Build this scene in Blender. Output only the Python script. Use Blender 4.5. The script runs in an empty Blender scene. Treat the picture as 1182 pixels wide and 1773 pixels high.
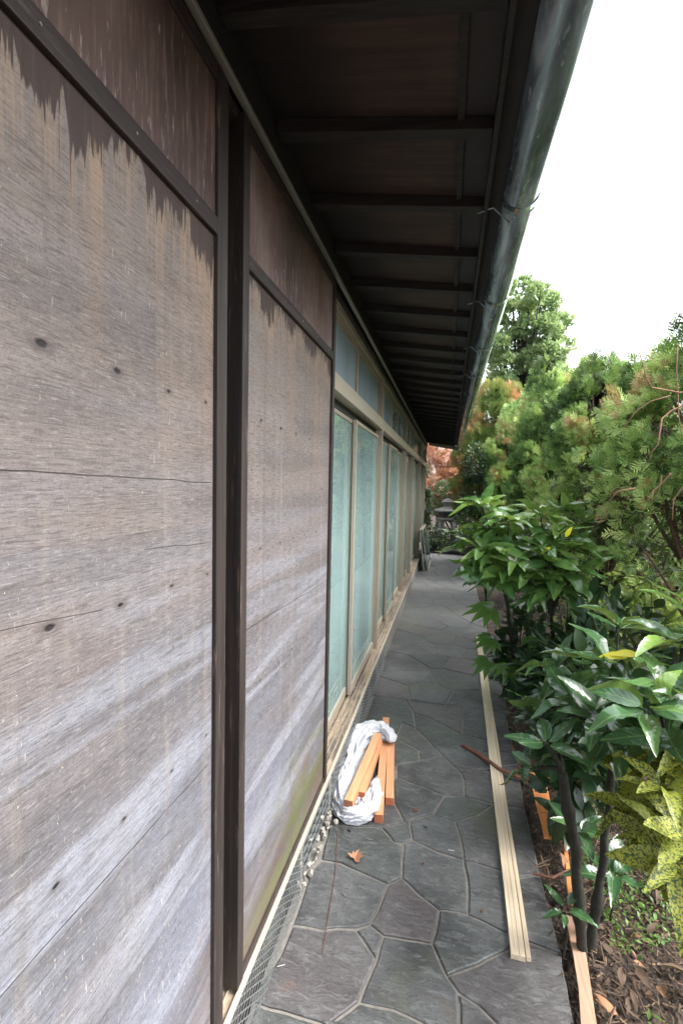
import bpy, bmesh, math, random
import numpy as np
from mathutils import Vector, Matrix, noise as mnoise
SC = bpy.context.scene
COL = SC.collection
# ---------------------------------------------------------------- camera
CAM_H = 1.6
FPX, PCX, PCY = 790.0, 591.0, 886.5           # lens in photo pixels
Yc = np.array([(777-PCX)/FPX, (PCY-842)/FPX, 1.0]); Yc /= np.linalg.norm(Yc)
Zc = np.array([.022, 1, 0.]); Zc[2] = -(Zc[0]*Yc[0]+Zc[1]*Yc[1])/Yc[2]; Zc /= np.linalg.norm(Zc)
Xc = np.cross(Yc, Zc)
if Xc[0] < 0: Xc = -Xc
RM = np.array([Xc, Yc, Zc])                   # world = RM @ (right, up, forward)
def ray(x, y): return RM @ np.array([(x-PCX)/FPX, (PCY-y)/FPX, 1.0])
def G(x, y, z=0.0):
    d = ray(x, y); return np.array([0, 0, CAM_H]) + d*(z-CAM_H)/d[2]
def W(x, y, X=-.51):
    d = ray(x, y); return np.array([0, 0, CAM_H]) + d*X/d[0]
def D(x, y, Y):
    d = ray(x, y); return np.array([0, 0, CAM_H]) + d*Y/d[1]
cam = bpy.data.cameras.new('camera'); cam_o = bpy.data.objects.new('camera', cam); COL.objects.link(cam_o)
cam.sensor_fit = 'VERTICAL'; cam.sensor_height = 36.0; cam.lens = 36.0*FPX/1773.0
cam.clip_start = .02; cam.clip_end = 800
r, u, f = RM[:, 0], RM[:, 1], RM[:, 2]
cam_o.matrix_world = Matrix(((r[0], u[0], -f[0], 0), (r[1], u[1], -f[1], 0), (r[2], u[2], -f[2], CAM_H), (0, 0, 0, 1)))
SC.camera = cam_o
# ---------------------------------------------------------------- light
SUN_EL, SUN_AZ = math.radians(50), math.radians(86)     # azimuth from +Y towards +X
world = bpy.data.worlds.new('World'); SC.world = world; world.use_nodes = True
wn = world.node_tree; wn.nodes.clear()
sky = wn.nodes.new('ShaderNodeTexSky'); sky.sky_type = 'NISHITA'; sky.sun_disc = False
sky.sun_elevation = SUN_EL; sky.sun_rotation = SUN_AZ; sky.air_density = 1.0; sky.dust_density = 4.0
hs = wn.nodes.new('ShaderNodeHueSaturation'); hs.inputs['Saturation'].default_value = .30
bg = wn.nodes.new('ShaderNodeBackground'); bg.inputs['Strength'].default_value = .15
wo = wn.nodes.new('ShaderNodeOutputWorld')
wn.links.new(sky.outputs[0], hs.inputs['Color']); wn.links.new(hs.outputs[0], bg.inputs['Color']); wn.links.new(bg.outputs[0], wo.inputs['Surface'])
sl = bpy.data.lights.new('sun', 'SUN'); sl.energy = 1.0; sl.angle = math.radians(20); sl.color = (1, .965, .91)
so = bpy.data.objects.new('sun', sl); COL.objects.link(so)
sd = Vector((math.cos(SUN_EL)*math.sin(SUN_AZ), math.cos(SUN_EL)*math.cos(SUN_AZ), math.sin(SUN_EL)))
so.rotation_euler = sd.to_track_quat('Z', 'Y').to_euler()
SC.view_settings.view_transform = 'Standard'; SC.view_settings.look = 'None'
SC.view_settings.exposure = 2.25; SC.view_settings.gamma = 1
SC.render.engine = 'CYCLES'; SC.cycles.max_bounces = 8; SC.cycles.transparent_max_bounces = 12

rng = np.random.default_rng(7); random.seed(7)
# ---------------------------------------------------------------- node helpers
class NT:
    def __init__(s, name):
        s.m = bpy.data.materials.new(name); s.m.use_nodes = True; s.t = s.m.node_tree; s.t.nodes.clear()
        s.out = s.t.nodes.new('ShaderNodeOutputMaterial'); s._tc = None
    def n(s, typ): return s.t.nodes.new(typ)
    def l(s, a, b): s.t.links.new(a, b)
    def put(s, sock, v):
        if isinstance(v, bpy.types.NodeSocket): s.l(v, sock)
        elif isinstance(v, (tuple, list)) and len(v) == 3 and sock.type == 'RGBA': sock.default_value = (*v, 1)
        else: sock.default_value = v
    @property
    def obj(s):
        if not s._tc: s._tc = s.n('ShaderNodeTexCoord')
        return s._tc.outputs['Object']
    def scale(s, vec, k, loc=(0, 0, 0), rot=(0, 0, 0)):
        m = s.n('ShaderNodeMapping'); s.put(m.inputs[0], vec); m.inputs[1].default_value = loc; m.inputs[2].default_value = rot; m.inputs[3].default_value = k; return m.outputs[0]
    def noise(s, vec, sc=5, det=4, ro=.55, dist=0):
        m = s.n('ShaderNodeTexNoise'); s.put(m.inputs['Vector'], vec); m.inputs['Scale'].default_value = sc
        m.inputs['Detail'].default_value = det; m.inputs['Roughness'].default_value = ro; m.inputs['Distortion'].default_value = dist; return m.outputs[0]
    def voro(s, vec, sc=5, feat='F1', out='Distance', rnd=1.0):
        m = s.n('ShaderNodeTexVoronoi'); m.feature = feat; s.put(m.inputs['Vector'], vec); m.inputs['Scale'].default_value = sc; m.inputs['Randomness'].default_value = rnd
        return m.outputs[out]
    def M(s, op, a, b=0.0, c=None, clamp=False):
        m = s.n('ShaderNodeMath'); m.operation = op; m.use_clamp = clamp
        s.put(m.inputs[0], a); s.put(m.inputs[1], b)
        if c is not None: s.put(m.inputs[2], c)
        return m.outputs[0]
    def ss(s, v, lo, hi, a=0.0, b=1.0):
        m = s.n('ShaderNodeMapRange'); m.interpolation_type = 'SMOOTHSTEP'
        for i, q in enumerate((v, lo, hi, a, b)): s.put(m.inputs[i], q)
        return m.outputs[0]
    def mix(s, f, a, b, mode='MIX'):
        m = s.n('ShaderNodeMix'); m.data_type = 'RGBA'; m.blend_type = mode
        s.put(m.inputs[0], f); s.put(m.inputs[6], a); s.put(m.inputs[7], b); return m.outputs[2]
    def ramp(s, f, stops):
        m = s.n('ShaderNodeValToRGB'); s.put(m.inputs[0], f); e = m.color_ramp.elements
        while len(e) < len(stops): e.new(.5)
        for q, (p, c) in zip(e, stops): q.position = p; q.color = (*c, 1)
        return m.outputs[0]
    def sep(s, v):
        m = s.n('ShaderNodeSeparateXYZ'); s.put(m.inputs[0], v); return m.outputs
    def attr(s, name, o='Fac'):
        m = s.n('ShaderNodeAttribute'); m.attribute_name = name; return m.outputs[o]
    def bump(s, h, st=.3, d=.01):
        m = s.n('ShaderNodeBump'); s.put(m.inputs['Height'], h); m.inputs['Strength'].default_value = st; m.inputs['Distance'].default_value = d; return m.outputs[0]
    def bsdf(s, col, rough=.7, normal=None, spec=.5, metal=0, **kw):
        p = s.n('ShaderNodeBsdfPrincipled'); s.put(p.inputs['Base Color'], col); s.put(p.inputs['Roughness'], rough)
        p.inputs['Specular IOR Level'].default_value = spec; p.inputs['Metallic'].default_value = metal
        if normal is not None: s.l(normal, p.inputs['Normal'])
        for k, v in kw.items(): s.put(p.inputs[k.replace('_', ' ')], v)
        s.l(p.outputs[0], s.out.inputs[0]); return p
# ---------------------------------------------------------------- mesh helpers
class MB:
    """collects shapes for ONE mesh object (world coordinates)"""
    def __init__(s): s.v = []; s.f = []; s.mi = []
    def add(s, vs, fs, mi=0):
        b = len(s.v); s.v += [tuple(map(float, p)) for p in vs]; s.f += [tuple(b+i for i in q) for q in fs]; s.mi += [mi]*len(fs); return s
    def box(s, a, b, mi=0):
        x0, y0, z0 = [min(p, q) for p, q in zip(a, b)]; x1, y1, z1 = [max(p, q) for p, q in zip(a, b)]
        v = [(x0, y0, z0), (x1, y0, z0), (x1, y1, z0), (x0, y1, z0), (x0, y0, z1), (x1, y0, z1), (x1, y1, z1), (x0, y1, z1)]
        return s.add(v, [(0, 3, 2, 1), (4, 5, 6, 7), (0, 1, 5, 4), (1, 2, 6, 5), (2, 3, 7, 6), (3, 0, 4, 7)], mi)
    def beam(s, p, q, w, h, up=(0, 0, 1), mi=0, taper=1.0):
        p = np.array(p, float); q = np.array(q, float); d = q-p; d /= np.linalg.norm(d)
        sx = np.cross(d, up); sx /= np.linalg.norm(sx); uz = np.cross(sx, d)
        v = []
        for o, k in ((p, 1), (q, taper)):
            for a, b in ((-1, -1), (1, -1), (1, 1), (-1, 1)): v.append(o+sx*a*w/2*k+uz*b*h/2*k)
        return s.add(v, [(0, 1, 2, 3), (7, 6, 5, 4), (0, 4, 5, 1), (1, 5, 6, 2), (2, 6, 7, 3), (3, 7, 4, 0)], mi)
    def tube(s, pts, rad, n=6, mi=0, caps=True):
        pts = [np.array(p, float) for p in pts]; m = len(pts)
        rad = rad if hasattr(rad, '__len__') else [rad]*m
        vs = []; prev = None
        for i, p in enumerate(pts):
            d = pts[min(i+1, m-1)]-pts[max(i-1, 0)]; d = d/(np.linalg.norm(d)+1e-9)
            a = prev if prev is not None else (np.array([1., 0, 0]) if abs(d[2]) > .6 else np.array([0, 0, 1.]))
            a = a-d*np.dot(a, d); a /= (np.linalg.norm(a)+1e-9); b = np.cross(d, a); prev = a
            for k in range(n):
                t = 2*math.pi*k/n; vs.append(p+(a*math.cos(t)+b*math.sin(t))*rad[i])
        fs = [(i*n+k, i*n+(k+1) % n, (i+1)*n+(k+1) % n, (i+1)*n+k) for i in range(m-1) for k in range(n)]
        if caps: fs += [tuple(range(n))[::-1], tuple((m-1)*n+k for k in range(n))]
        return s.add(vs, fs, mi)
    def build(s, name, mats, parent=None, smooth=False, bevel=0, **tags):
        me = bpy.data.meshes.new(name); off = worldloc(parent)
        me.from_pydata([(x-off[0], y-off[1], z-off[2]) for x, y, z in s.v], [], s.f)
        for m in (mats if isinstance(mats, (list, tuple)) else [mats]): me.materials.append(m)
        me.polygons.foreach_set('material_index', s.mi)
        if smooth: me.polygons.foreach_set('use_smooth', [True]*len(me.polygons))
        me.update()
        return link(name, me, parent, bevel, **tags)
def worldloc(o):
    p = Vector((0, 0, 0))
    while o is not None: p += o.location; o = o.parent
    return p
def link(name, me, parent=None, bevel=0, **tags):
    o = bpy.data.objects.new(name, me); COL.objects.link(o)
    if parent is not None: o.parent = parent
    if bevel:
        b = o.modifiers.new('bevel', 'BEVEL'); b.width = bevel; b.segments = 2; b.limit_method = 'ANGLE'; b.angle_limit = math.radians(50)
    for k, v in tags.items(): o[k] = v
    return o
def empty(name, loc, label, cat, group=None):
    o = bpy.data.objects.new(name, None); COL.objects.link(o); o.location = loc; o['label'] = label; o['category'] = cat
    o.empty_display_size = .1
    if group: o['group'] = group
    return o
def recenter(o):
    """move a single-mesh thing's origin to its base"""
    me = o.data; n = len(me.vertices); c = np.empty(n*3); me.vertices.foreach_get('co', c); c = c.reshape(-1, 3)
    b = np.array([c[:, 0].mean(), c[:, 1].mean(), c[:, 2].min()]); me.vertices.foreach_set('co', (c-b).ravel()); o.location = b; return o
def npmesh(name, V, T, mats, parent=None, tint=None, smooth=False, mi=None, tmpl=None, **tags):
    """V (n,3) world, T (m,3) or (m,4)"""
    me = bpy.data.meshes.new(name); off = np.array(worldloc(parent)); k = T.shape[1]
    me.vertices.add(len(V)); me.vertices.foreach_set('co', (V-off).astype(np.float32).ravel())
    me.loops.add(T.size); me.loops.foreach_set('vertex_index', T.astype(np.int32).ravel())
    me.polygons.add(len(T)); me.polygons.foreach_set('loop_start', np.arange(0, T.size, k, dtype=np.int32))
    for m in (mats if isinstance(mats, (list, tuple)) else [mats]): me.materials.append(m)
    if mi is not None: me.polygons.foreach_set('material_index', mi.astype(np.int32))
    if smooth: me.polygons.foreach_set('use_smooth', np.ones(len(T), bool))
    me.update(calc_edges=True)
    if tint is not None:
        a = me.attributes.new('tint', 'FLOAT', 'POINT'); a.data.foreach_set('value', tint.astype(np.float32))
    if tmpl is not None:
        for nm, col in (('lx', 0), ('ly', 1)):
            a = me.attributes.new(nm, 'FLOAT', 'POINT'); a.data.foreach_set('value', np.tile(tmpl[:, col], len(V)//len(tmpl)).astype(np.float32))
    return link(name, me, parent, **tags)
def nrm(a): return a/(np.linalg.norm(a, axis=-1, keepdims=True)+1e-9)
def scatter(tv, tf, P, Dr, U, S, vary=0):
    """template (n,3) with y = length axis, z = face normal; P positions, Dr length dir, U up hint, S scale"""
    y = nrm(Dr); x = nrm(np.cross(y, U)); z = np.cross(x, y)
    N = len(P); S = np.broadcast_to(np.asarray(S, float), (N,))
    tx, ty, tz = (np.repeat(tv[None, :, i], N, 0) for i in range(3))
    if vary:   # each leaf gets its own width, droop, sideways bend and edge ripple
        q = lambda a, b: rng.uniform(a, b, (N, 1)); lx_ = tx.copy()
        tz = tz*q(.1, 2.0)+q(-.06, .06)*np.sin(ty*q(4, 9)+q(0, 6)); tx = tx*q(.75, 1.2)+q(-.16, .16)*ty*ty
        tz = tz+np.abs(lx_)*q(-.25, .5)+lx_*q(-.25, .25)+.035*np.sin(ty*22+q(0, 6))*np.abs(lx_)*4*q(0, .7)
    V = P[:, None, :] + S[:, None, None]*(tx[:, :, None]*x[:, None, :]+ty[:, :, None]*y[:, None, :]+tz[:, :, None]*z[:, None, :])
    T = tf[None]+(np.arange(N)*len(tv))[:, None, None]
    return V.reshape(-1, 3), T.reshape(-1, tf.shape[1])
# ---------------------------------------------------------------- materials
def m_plain(name, col, rough=.6, sc=8, amt=.25, bump=.15, spec=.5, metal=0, dist=.004):
    t = NT(name); n = t.noise(t.obj, sc, 6); c2 = tuple(c*(1-amt) for c in col); c1 = tuple(min(1, c*(1+amt)) for c in col)
    t.bsdf(t.mix(n, c2, c1), rough, t.bump(n, bump, dist), spec, metal); return t.m
def m_wood(name, dark, light, axis='Y', rough=.65, fine=90, spec=.35, bump=.35, pale=None):
    t = NT(name); k = {'X': (.6, 14, 14), 'Y': (14, .6, 14), 'Z': (14, 14, .6)}[axis]
    g = t.noise(t.scale(t.obj, k), 3, 6, .65, .6); g2 = t.noise(t.scale(t.obj, tuple(q*fine/14 if q > 1 else q*3 for q in k)), 1, 3)
    f = t.M('MULTIPLY_ADD', g2, .45, t.M('MULTIPLY', g, .7)); c = t.ramp(f, [(.35, dark), (.72, light)])
    if pale:
        w = t.noise(t.scale(t.obj, tuple(q*4 if q > 1 else q*7 for q in k)), 1.2, 5, .7); c = t.mix(t.ss(w, .58, .7, 0, .8), c, pale)
    t.bsdf(c, rough, t.bump(f, bump, .003), spec); return t.m
M_dark = m_wood('dark_stained_wood', (.010, .008, .0075), (.038, .029, .026), 'Z', .6, pale=(.12, .092, .082))
M_darkY = m_wood('dark_stained_wood_rail', (.012, .009, .009), (.042, .03, .027), 'Y', .5, pale=(.09, .07, .06))
M_beam = m_wood('dark_eave_beam', (.009, .009, .009), (.022, .021, .02), 'Y', .7)
M_rafter = m_wood('rafter_wood', (.010, .009, .009), (.036, .030, .028), 'X', .75)
M_alu = m_plain('champagne_aluminium', (.40, .35, .28), .42, 3, .10, .02, .5, .25)
M_aluL = m_plain('pale_cream_aluminium', (.46, .41, .33), .42, 2.5, .10, .02, .5, .15)
M_strip = m_plain('grey_metal_strip', (.30, .29, .26), .45, 4, .2, .02, .5, .4)
M_black = m_plain('black_rubber', (.012, .012, .012), .6)
M_conc = m_plain('foundation_concrete', (.20, .19, .175), .9, 14, .35, .5)
M_underfloor_shade = m_plain('painted_underfloor_shade', (.03, .03, .032), .95, 6, .4)  # near-black colour stands in for shadowed concrete behind the mesh
M_mesh = m_plain('galvanised_wire', (.24, .26, .26), .4, 30, .2, .02, .5, .5)
M_grav = m_plain('mortar_white', (.30, .285, .25), .9, 40, .35, .6)
M_inwall = m_plain('interior_plaster', (.74, .80, .76), .8, 3, .08)
M_infl = m_wood('interior_floor_wood', (.38, .33, .25), (.58, .52, .42), 'Y', .45)
M_roof = m_plain('roof_tile_dark', (.07, .07, .075), .7)

def m_panel(name, nails, ztop=2.127, zbot=.25, seams=(), algae=False, y0=0.0, y1=1.0, drip=1.0):
    t = NT(name); o = t.obj; x, y, z = t.sep(o)
    # base tone drifting from tan at the top to bleached blue grey and painted sheen lower down
    big = t.noise(t.scale(o, (1, 1.6, 5)), 1.3, 5, .6, .4)
    zz = t.M('MULTIPLY_ADD', big, .9, t.M('SUBTRACT', z, .45))
    c = t.ramp(t.M('DIVIDE', zz, 2.1), [(.02, (.085, .064, .060)), (.12, (.088, .084, .098)), (.28, (.150, .160, .200)), (.44, (.128, .131, .152)), (.62, (.130, .117, .120)), (.92, (.182, .152, .136))])
    band = t.noise(t.scale(o, (1, .5, 5)), 1.5, 5, .6, .5)
    c = t.mix(t.ss(band, .44, .60, 0, .75), c, t.mix(.5, c, (.05, .047, .05)))
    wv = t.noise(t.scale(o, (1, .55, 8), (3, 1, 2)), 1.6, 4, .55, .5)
    c = t.mix(t.M('MULTIPLY', t.ss(wv, .47, .62, 0, .7), t.ss(z, 1.0, 1.6, 1, .15)), c, (.245, .26, .305))  # wavy bluish sheen laid into the colour
    brn = t.noise(t.scale(o, (1, 1.2, 3), (7, 5, 2)), 1.8, 5, .6)
    c = t.mix(t.ss(brn, .50, .70, 0, .3), c, (.13, .10, .085))
    # vertical water streaks
    vs = t.noise(t.scale(o, (1, 26, .9)), 1.0, 4, .6); c = t.mix(t.ss(vs, .5, .74, 0, .42), c, (.235, .21, .185))
    vd = t.noise(t.scale(o, (1, 20, .7), (4, 2, 0)), 1.0, 4, .6); c = t.mix(t.ss(vd, .52, .75, 0, .45), c, (.07, .062, .06))
    tn = t.noise(t.scale(o, (1, 6, .35), (3, 8, 0)), 1.0, 3, .6); c = t.mix(t.M('MULTIPLY', t.ss(tn, .46, .62, 0, .5), t.ss(z, 1.5, 2.0)), c, (.26, .175, .115))
    # horizontal grain, fine and broken up
    gr = t.noise(t.scale(o, (1, 26, 330)), 1.0, 5, .75, .3); gr2 = t.noise(t.scale(o, (1, 7, 110)), 1.0, 6, .75, .6); iso = t.noise(o, 260, 5, .8)
    c = t.mix(t.ss(gr, .47, .62, 0, .5), c, (.028, .024, .024)); c = t.mix(t.ss(gr2, .54, .70, 0, .5), c, (.035, .03, .03))
    c = t.mix(t.ss(t.noise(t.scale(o, (1, 40, 300), (2, 9, 5)), 1.0, 4, .7), .54, .68, 0, .4), c, (.32, .305, .30)); c = t.mix(t.ss(iso, .48, .66, 0, .45), c, (.035, .03, .03))
    # pale flecks where the surface has lifted
    fl = t.noise(t.scale(o, (1, 170, 110)), 1.0, 3, .65); fm = t.noise(t.scale(o, (1, 4, 2)), 1.1, 3)
    thr = t.M('MULTIPLY_ADD', fm, -.20, .765); fleck = t.ss(fl, thr, t.M('ADD', thr, .05), 0, .55)
    c = t.mix(fleck, c, (.50, .44, .36))
    vflk = t.noise(t.scale(o, (1, 190, 26)), 1.0, 3, .6); vf = t.ss(t.M('MULTIPLY_ADD', fm, .22, t.M('MULTIPLY', vflk, 1.0)), .77, .84, 0, .45)
    c = t.mix(vf, c, (.44, .41, .38))
    h = t.M('MULTIPLY_ADD', gr, -.5, t.M('MULTIPLY_ADD', gr2, -.6, t.M('MULTIPLY', fleck, -.4)))
    # unweathered varnish left under the rail, ragged lower edge
    n1 = t.noise(t.scale(o, (1, 80, .8)), 1.0, 3, .75); n2 = t.noise(t.scale(o, (1, 7, .4), (9, 3, 0)), 1.0, 4, .7)
    n3 = t.noise(t.scale(o, (1, 110, 2)), 1.0, 2, .6)
    dl = t.M('MULTIPLY_ADD', t.ss(n1, .42, .66), .050*drip, t.M('MULTIPLY_ADD', t.ss(n2, .42, .68), .10*drip, t.M('MULTIPLY_ADD', n3, .05*drip, -.028)))
    dd = t.M('SUBTRACT', t.M('SUBTRACT', ztop, z), dl)
    tan = t.ss(dd, .0, .12, .42, 0); c = t.mix(t.M('MULTIPLY', tan, t.ss(n1, .35, .6)), c, (.36, .245, .15))
    long = t.ss(t.noise(t.scale(o, (1, 95, .5), (5, 5, 0)), 1.0, 3, .7), .60, .66); dd2 = t.M('SUBTRACT', dd, t.M('MULTIPLY', long, .09)); stain = t.M('MAXIMUM', t.ss(dd, -.005, .004, .96, 0), t.M('MULTIPLY', t.ss(dd2, -.03, .01, .85, 0), long)); c = t.mix(stain, c, t.mix(n3, (.014, .009, .008), (.066, .043, .038)))
    # seams between veneers
    for sy0, sz0, sy1, sz1, wd in seams:
        k = (sz1-sz0)/(sy1-sy0); wob = t.noise(t.scale(o, (1, 5, 0)), 1.0, 3)
        d = t.M('ABSOLUTE', t.M('SUBTRACT', z, t.M('MULTIPLY_ADD', wob, .012, t.M('MULTIPLY_ADD', y, k, sz0-k*sy0-.006))))
        s_ = t.M('MULTIPLY', t.ss(d, wd*.3, wd*.9, .85, 0), t.M('MULTIPLY', t.ss(y, min(sy0, sy1)-.002, min(sy0, sy1)+.004), t.ss(y, max(sy0, sy1)-.004, max(sy0, sy1)+.002, 1, 0)))
        c = t.mix(s_, c, (.02, .016, .015)); h = t.M('MULTIPLY_ADD', s_, -1.0, h)
    # nail heads with iron stain
    acc = None
    for ny, nz, nr in nails:
        dy = t.M('MULTIPLY', t.M('SUBTRACT', y, ny), .55); dz = t.M('SUBTRACT', z, nz)
        d = t.M('DIVIDE', t.M('SQRT', t.M('ADD', t.M('MULTIPLY', dy, dy), t.M('MULTIPLY', dz, dz))), nr)
        acc = d if acc is None else t.M('MINIMUM', acc, d)
    if acc is not None:
        wob = t.noise(t.scale(o, (1, 40, 90)), 1.0, 3, .7); da = t.M('MULTIPLY_ADD', wob, 1.6, t.M('SUBTRACT', acc, .8))
        c = t.mix(t.ss(da, .4, 2.2, .6, 0), c, (.05, .04, .038)); c = t.mix(t.ss(acc, .35, .7, 1, 0), c, (.012, .01, .01))
        h = t.M('MULTIPLY_ADD', t.ss(acc, .3, .8, 1, 0), -2.0, h)
    low = t.M('MULTIPLY_ADD', t.noise(t.scale(o, (1, 2.5, 6), (1, 3, 8)), 1.5, 5, .65), .5, t.M('MULTIPLY', z, .62))
    c = t.mix(t.ss(low, .42, .60, .8, 0), c, (.105, .074, .062))
    if algae:
        ag = t.noise(t.scale(o, (1, 1.4, 4), (2, 2, 2)), 2.2, 5, .6)
        am = t.M('MULTIPLY', t.ss(ag, .42, .60), t.M('MULTIPLY', t.ss(t.M('MULTIPLY_ADD', y, -.42, z), -.30, .12, 1, 0), t.ss(y, y0-.2, y0+.5, .35, 1)))
        c = t.mix(t.M('MULTIPLY', am, .8), c, t.mix(gr2, (.055, .065, .022), (.13, .145, .055)))
    t.bsdf(c, .62, t.bump(h, .55, .003), .38); return t.m
def m_upper(name, seed):
    t = NT(name); o = t.obj
    b = t.noise(t.scale(o, (1, 1.5, .8), (seed, seed, 0)), 1.6, 5, .6); c = t.ramp(b, [(.36, (.040, .025, .022)), (.52, (.105, .066, .057)), (.66, (.175, .135, .125))])
    v = t.noise(t.scale(o, (1, 60, 5), (seed, 1, 0)), 1, 5, .75); c = t.mix(t.ss(v, .50, .68, 0, .6), c, (.24, .17, .14))
    v2 = t.noise(t.scale(o, (1, 60, 1.3), (seed, 7, 0)), 1, 4, .7); c = t.mix(t.ss(v2, .5, .7, 0, .6), c, (.06, .035, .03))
    z = t.sep(o)[2]; f1 = t.noise(t.scale(o, (1, 130, 18)), 1, 3, .6); lowm = t.ss(z, 2.13, 2.32, .18, 0)
    c = t.mix(t.ss(t.M('ADD', f1, t.M('MULTIPLY', lowm, .5)), .66, .73, 0, .8), c, (.28, .23, .21))
    t.bsdf(c, .5, t.bump(t.M('ADD', v, f1), .3, .002), .45); return t.m

LN = [(75, 595, .011), (205, 643, .009), (293, 678, .006), (357, 697, .005), (210, 1048, .007), (298, 1015, .005), (88, 1088, .010), (360, 995, .004),
      (97, 1535, .007), (215, 1418, .005), (297, 1335, .004), (357, 1273, .004), (300, 1120, .002)]
RN = [(453, 728, .006), (487, 742, .007), (513, 752, .006), (536, 760, .005), (556, 766, .004), (452, 950, .005), (486, 940, .005), (508, 932, .005), (528, 926, .004), (548, 921, .004),
      (450, 1178, .005), (482, 1148, .005), (505, 1124, .005), (525, 1105, .004), (545, 1088, .004), (505, 1330, .004), (465, 1375, .004), (535, 1290, .004)]
def nl(L): 
    out = []
    for px, py, rr in L:
        p = W(px, py, -.511); out.append((float(p[1]), float(p[2]), rr*.8))
    return out
def seam(a, b, wd): 
    p, q = W(*a, -.511), W(*b, -.511); return (float(p[1]), float(p[2]), float(q[1]), float(q[2]), wd)
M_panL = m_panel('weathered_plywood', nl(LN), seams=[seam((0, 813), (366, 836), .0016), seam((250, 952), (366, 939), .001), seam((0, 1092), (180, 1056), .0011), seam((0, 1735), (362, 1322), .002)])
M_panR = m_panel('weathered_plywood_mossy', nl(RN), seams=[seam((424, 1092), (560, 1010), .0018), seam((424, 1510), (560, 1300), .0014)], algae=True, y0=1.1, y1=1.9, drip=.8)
M_upL, M_upR = m_upper('brown_upper_panel', 1.0), m_upper('brown_upper_panel_b', 5.0)

def m_glass(nm='dusty_teal_glass', ca=(.40, .62, .62), cb=(.54, .74, .74), k=.25):
    t = NT(nm); n = t.noise(t.scale(t.obj, (1, 1.5, .6)), 2.2, 4, .6)
    tr = t.n('ShaderNodeBsdfTransparent'); tr.inputs[0].default_value = (.74, .93, .89, 1)
    df = t.n('ShaderNodeBsdfDiffuse'); t.put(df.inputs[0], t.mix(n, ca, cb))
    m1 = t.n('ShaderNodeMixShader'); t.put(m1.inputs[0], t.M('MULTIPLY_ADD', n, .3, k)); t.l(tr.outputs[0], m1.inputs[1]); t.l(df.outputs[0], m1.inputs[2])
    gl = t.n('ShaderNodeBsdfGlossy'); gl.inputs['Roughness'].default_value = .02; gl.inputs[0].default_value = (.86, .96, .95, 1)
    fr = t.n('ShaderNodeFresnel'); fr.inputs[0].default_value = 1.5
    t.l(t.bump(t.noise(t.obj, 1.2, 1), .03, .01), gl.inputs['Normal'])
    m2 = t.n('ShaderNodeMixShader'); t.put(m2.inputs[0], t.M('MULTIPLY', fr.outputs[0], 1.0, clamp=True)); t.l(m1.outputs[0], m2.inputs[1]); t.l(gl.outputs[0], m2.inputs[2])
    t.l(m2.outputs[0], t.out.inputs[0]); return t.m
M_glass = m_glass(); M_glassB = m_glass('blue_grey_glass', (.44, .58, .70), (.58, .70, .78), .5)
def m_sill():
    t = NT('sill_dirty_metal'); n = t.noise(t.scale(t.obj, (14, 2.2, 1)), 2, 5, .7); n2 = t.noise(t.scale(t.obj, (60, 25, 1)), 1, 4, .7)
    c = t.mix(t.ss(n, .40, .60), (.32, .25, .18), (.085, .07, .062)); c = t.mix(t.ss(n2, .55, .66, 0, .8), c, (.12, .09, .065))
    c = t.mix(t.ss(t.noise(t.scale(t.obj, (90, 40, 1)), 1, 3), .62, .7), c, (.55, .48, .38)); t.bsdf(c, .6, t.bump(n2, .4, .003)); return t.m
M_sill = m_sill()
def m_soffit():
    t = NT('soffit_boards'); o = t.obj; x, y, z = t.sep(o)
    g = t.noise(t.scale(o, (1.2, 22, 1)), 2, 5, .65, .4); b = t.noise(t.scale(o, (1.5, 1.3, 1)), 1.5, 4)
    c = t.ramp(t.M('MULTIPLY_ADD', g, .5, t.M('MULTIPLY', b, .5)), [(.3, (.018, .014, .013)), (.7, (.090, .053, .042))])
    # x here is relative to the house origin (-.5): outer board is greyer; shade by the wall is painted in
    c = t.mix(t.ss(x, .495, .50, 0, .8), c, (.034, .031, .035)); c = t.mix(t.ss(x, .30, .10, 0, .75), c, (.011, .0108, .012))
    t.bsdf(c, .75, t.bump(g, .3, .003), .3); return t.m
M_soffit = m_soffit()
def m_gutter():
    t = NT('gutter_plastic'); n = t.noise(t.scale(t.obj, (9, 1.6, 9)), 1.6, 4, .6, .5); d = t.noise(t.scale(t.obj, (60, 16, 60)), 1, 4)
    c = t.ramp(n, [(.3, (.05, .065, .08)), (.5, (.15, .19, .22)), (.68, (.42, .49, .55))]); c = t.mix(t.ss(d, .62, .68, 0, .6), c, (.45, .5, .5))
    t.bsdf(c, t.M('MULTIPLY_ADD', n, .18, .02), t.bump(n, .08, .01), .8, Coat_Weight=.8, Coat_Roughness=.06); return t.m
M_gutter = m_gutter()
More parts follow.
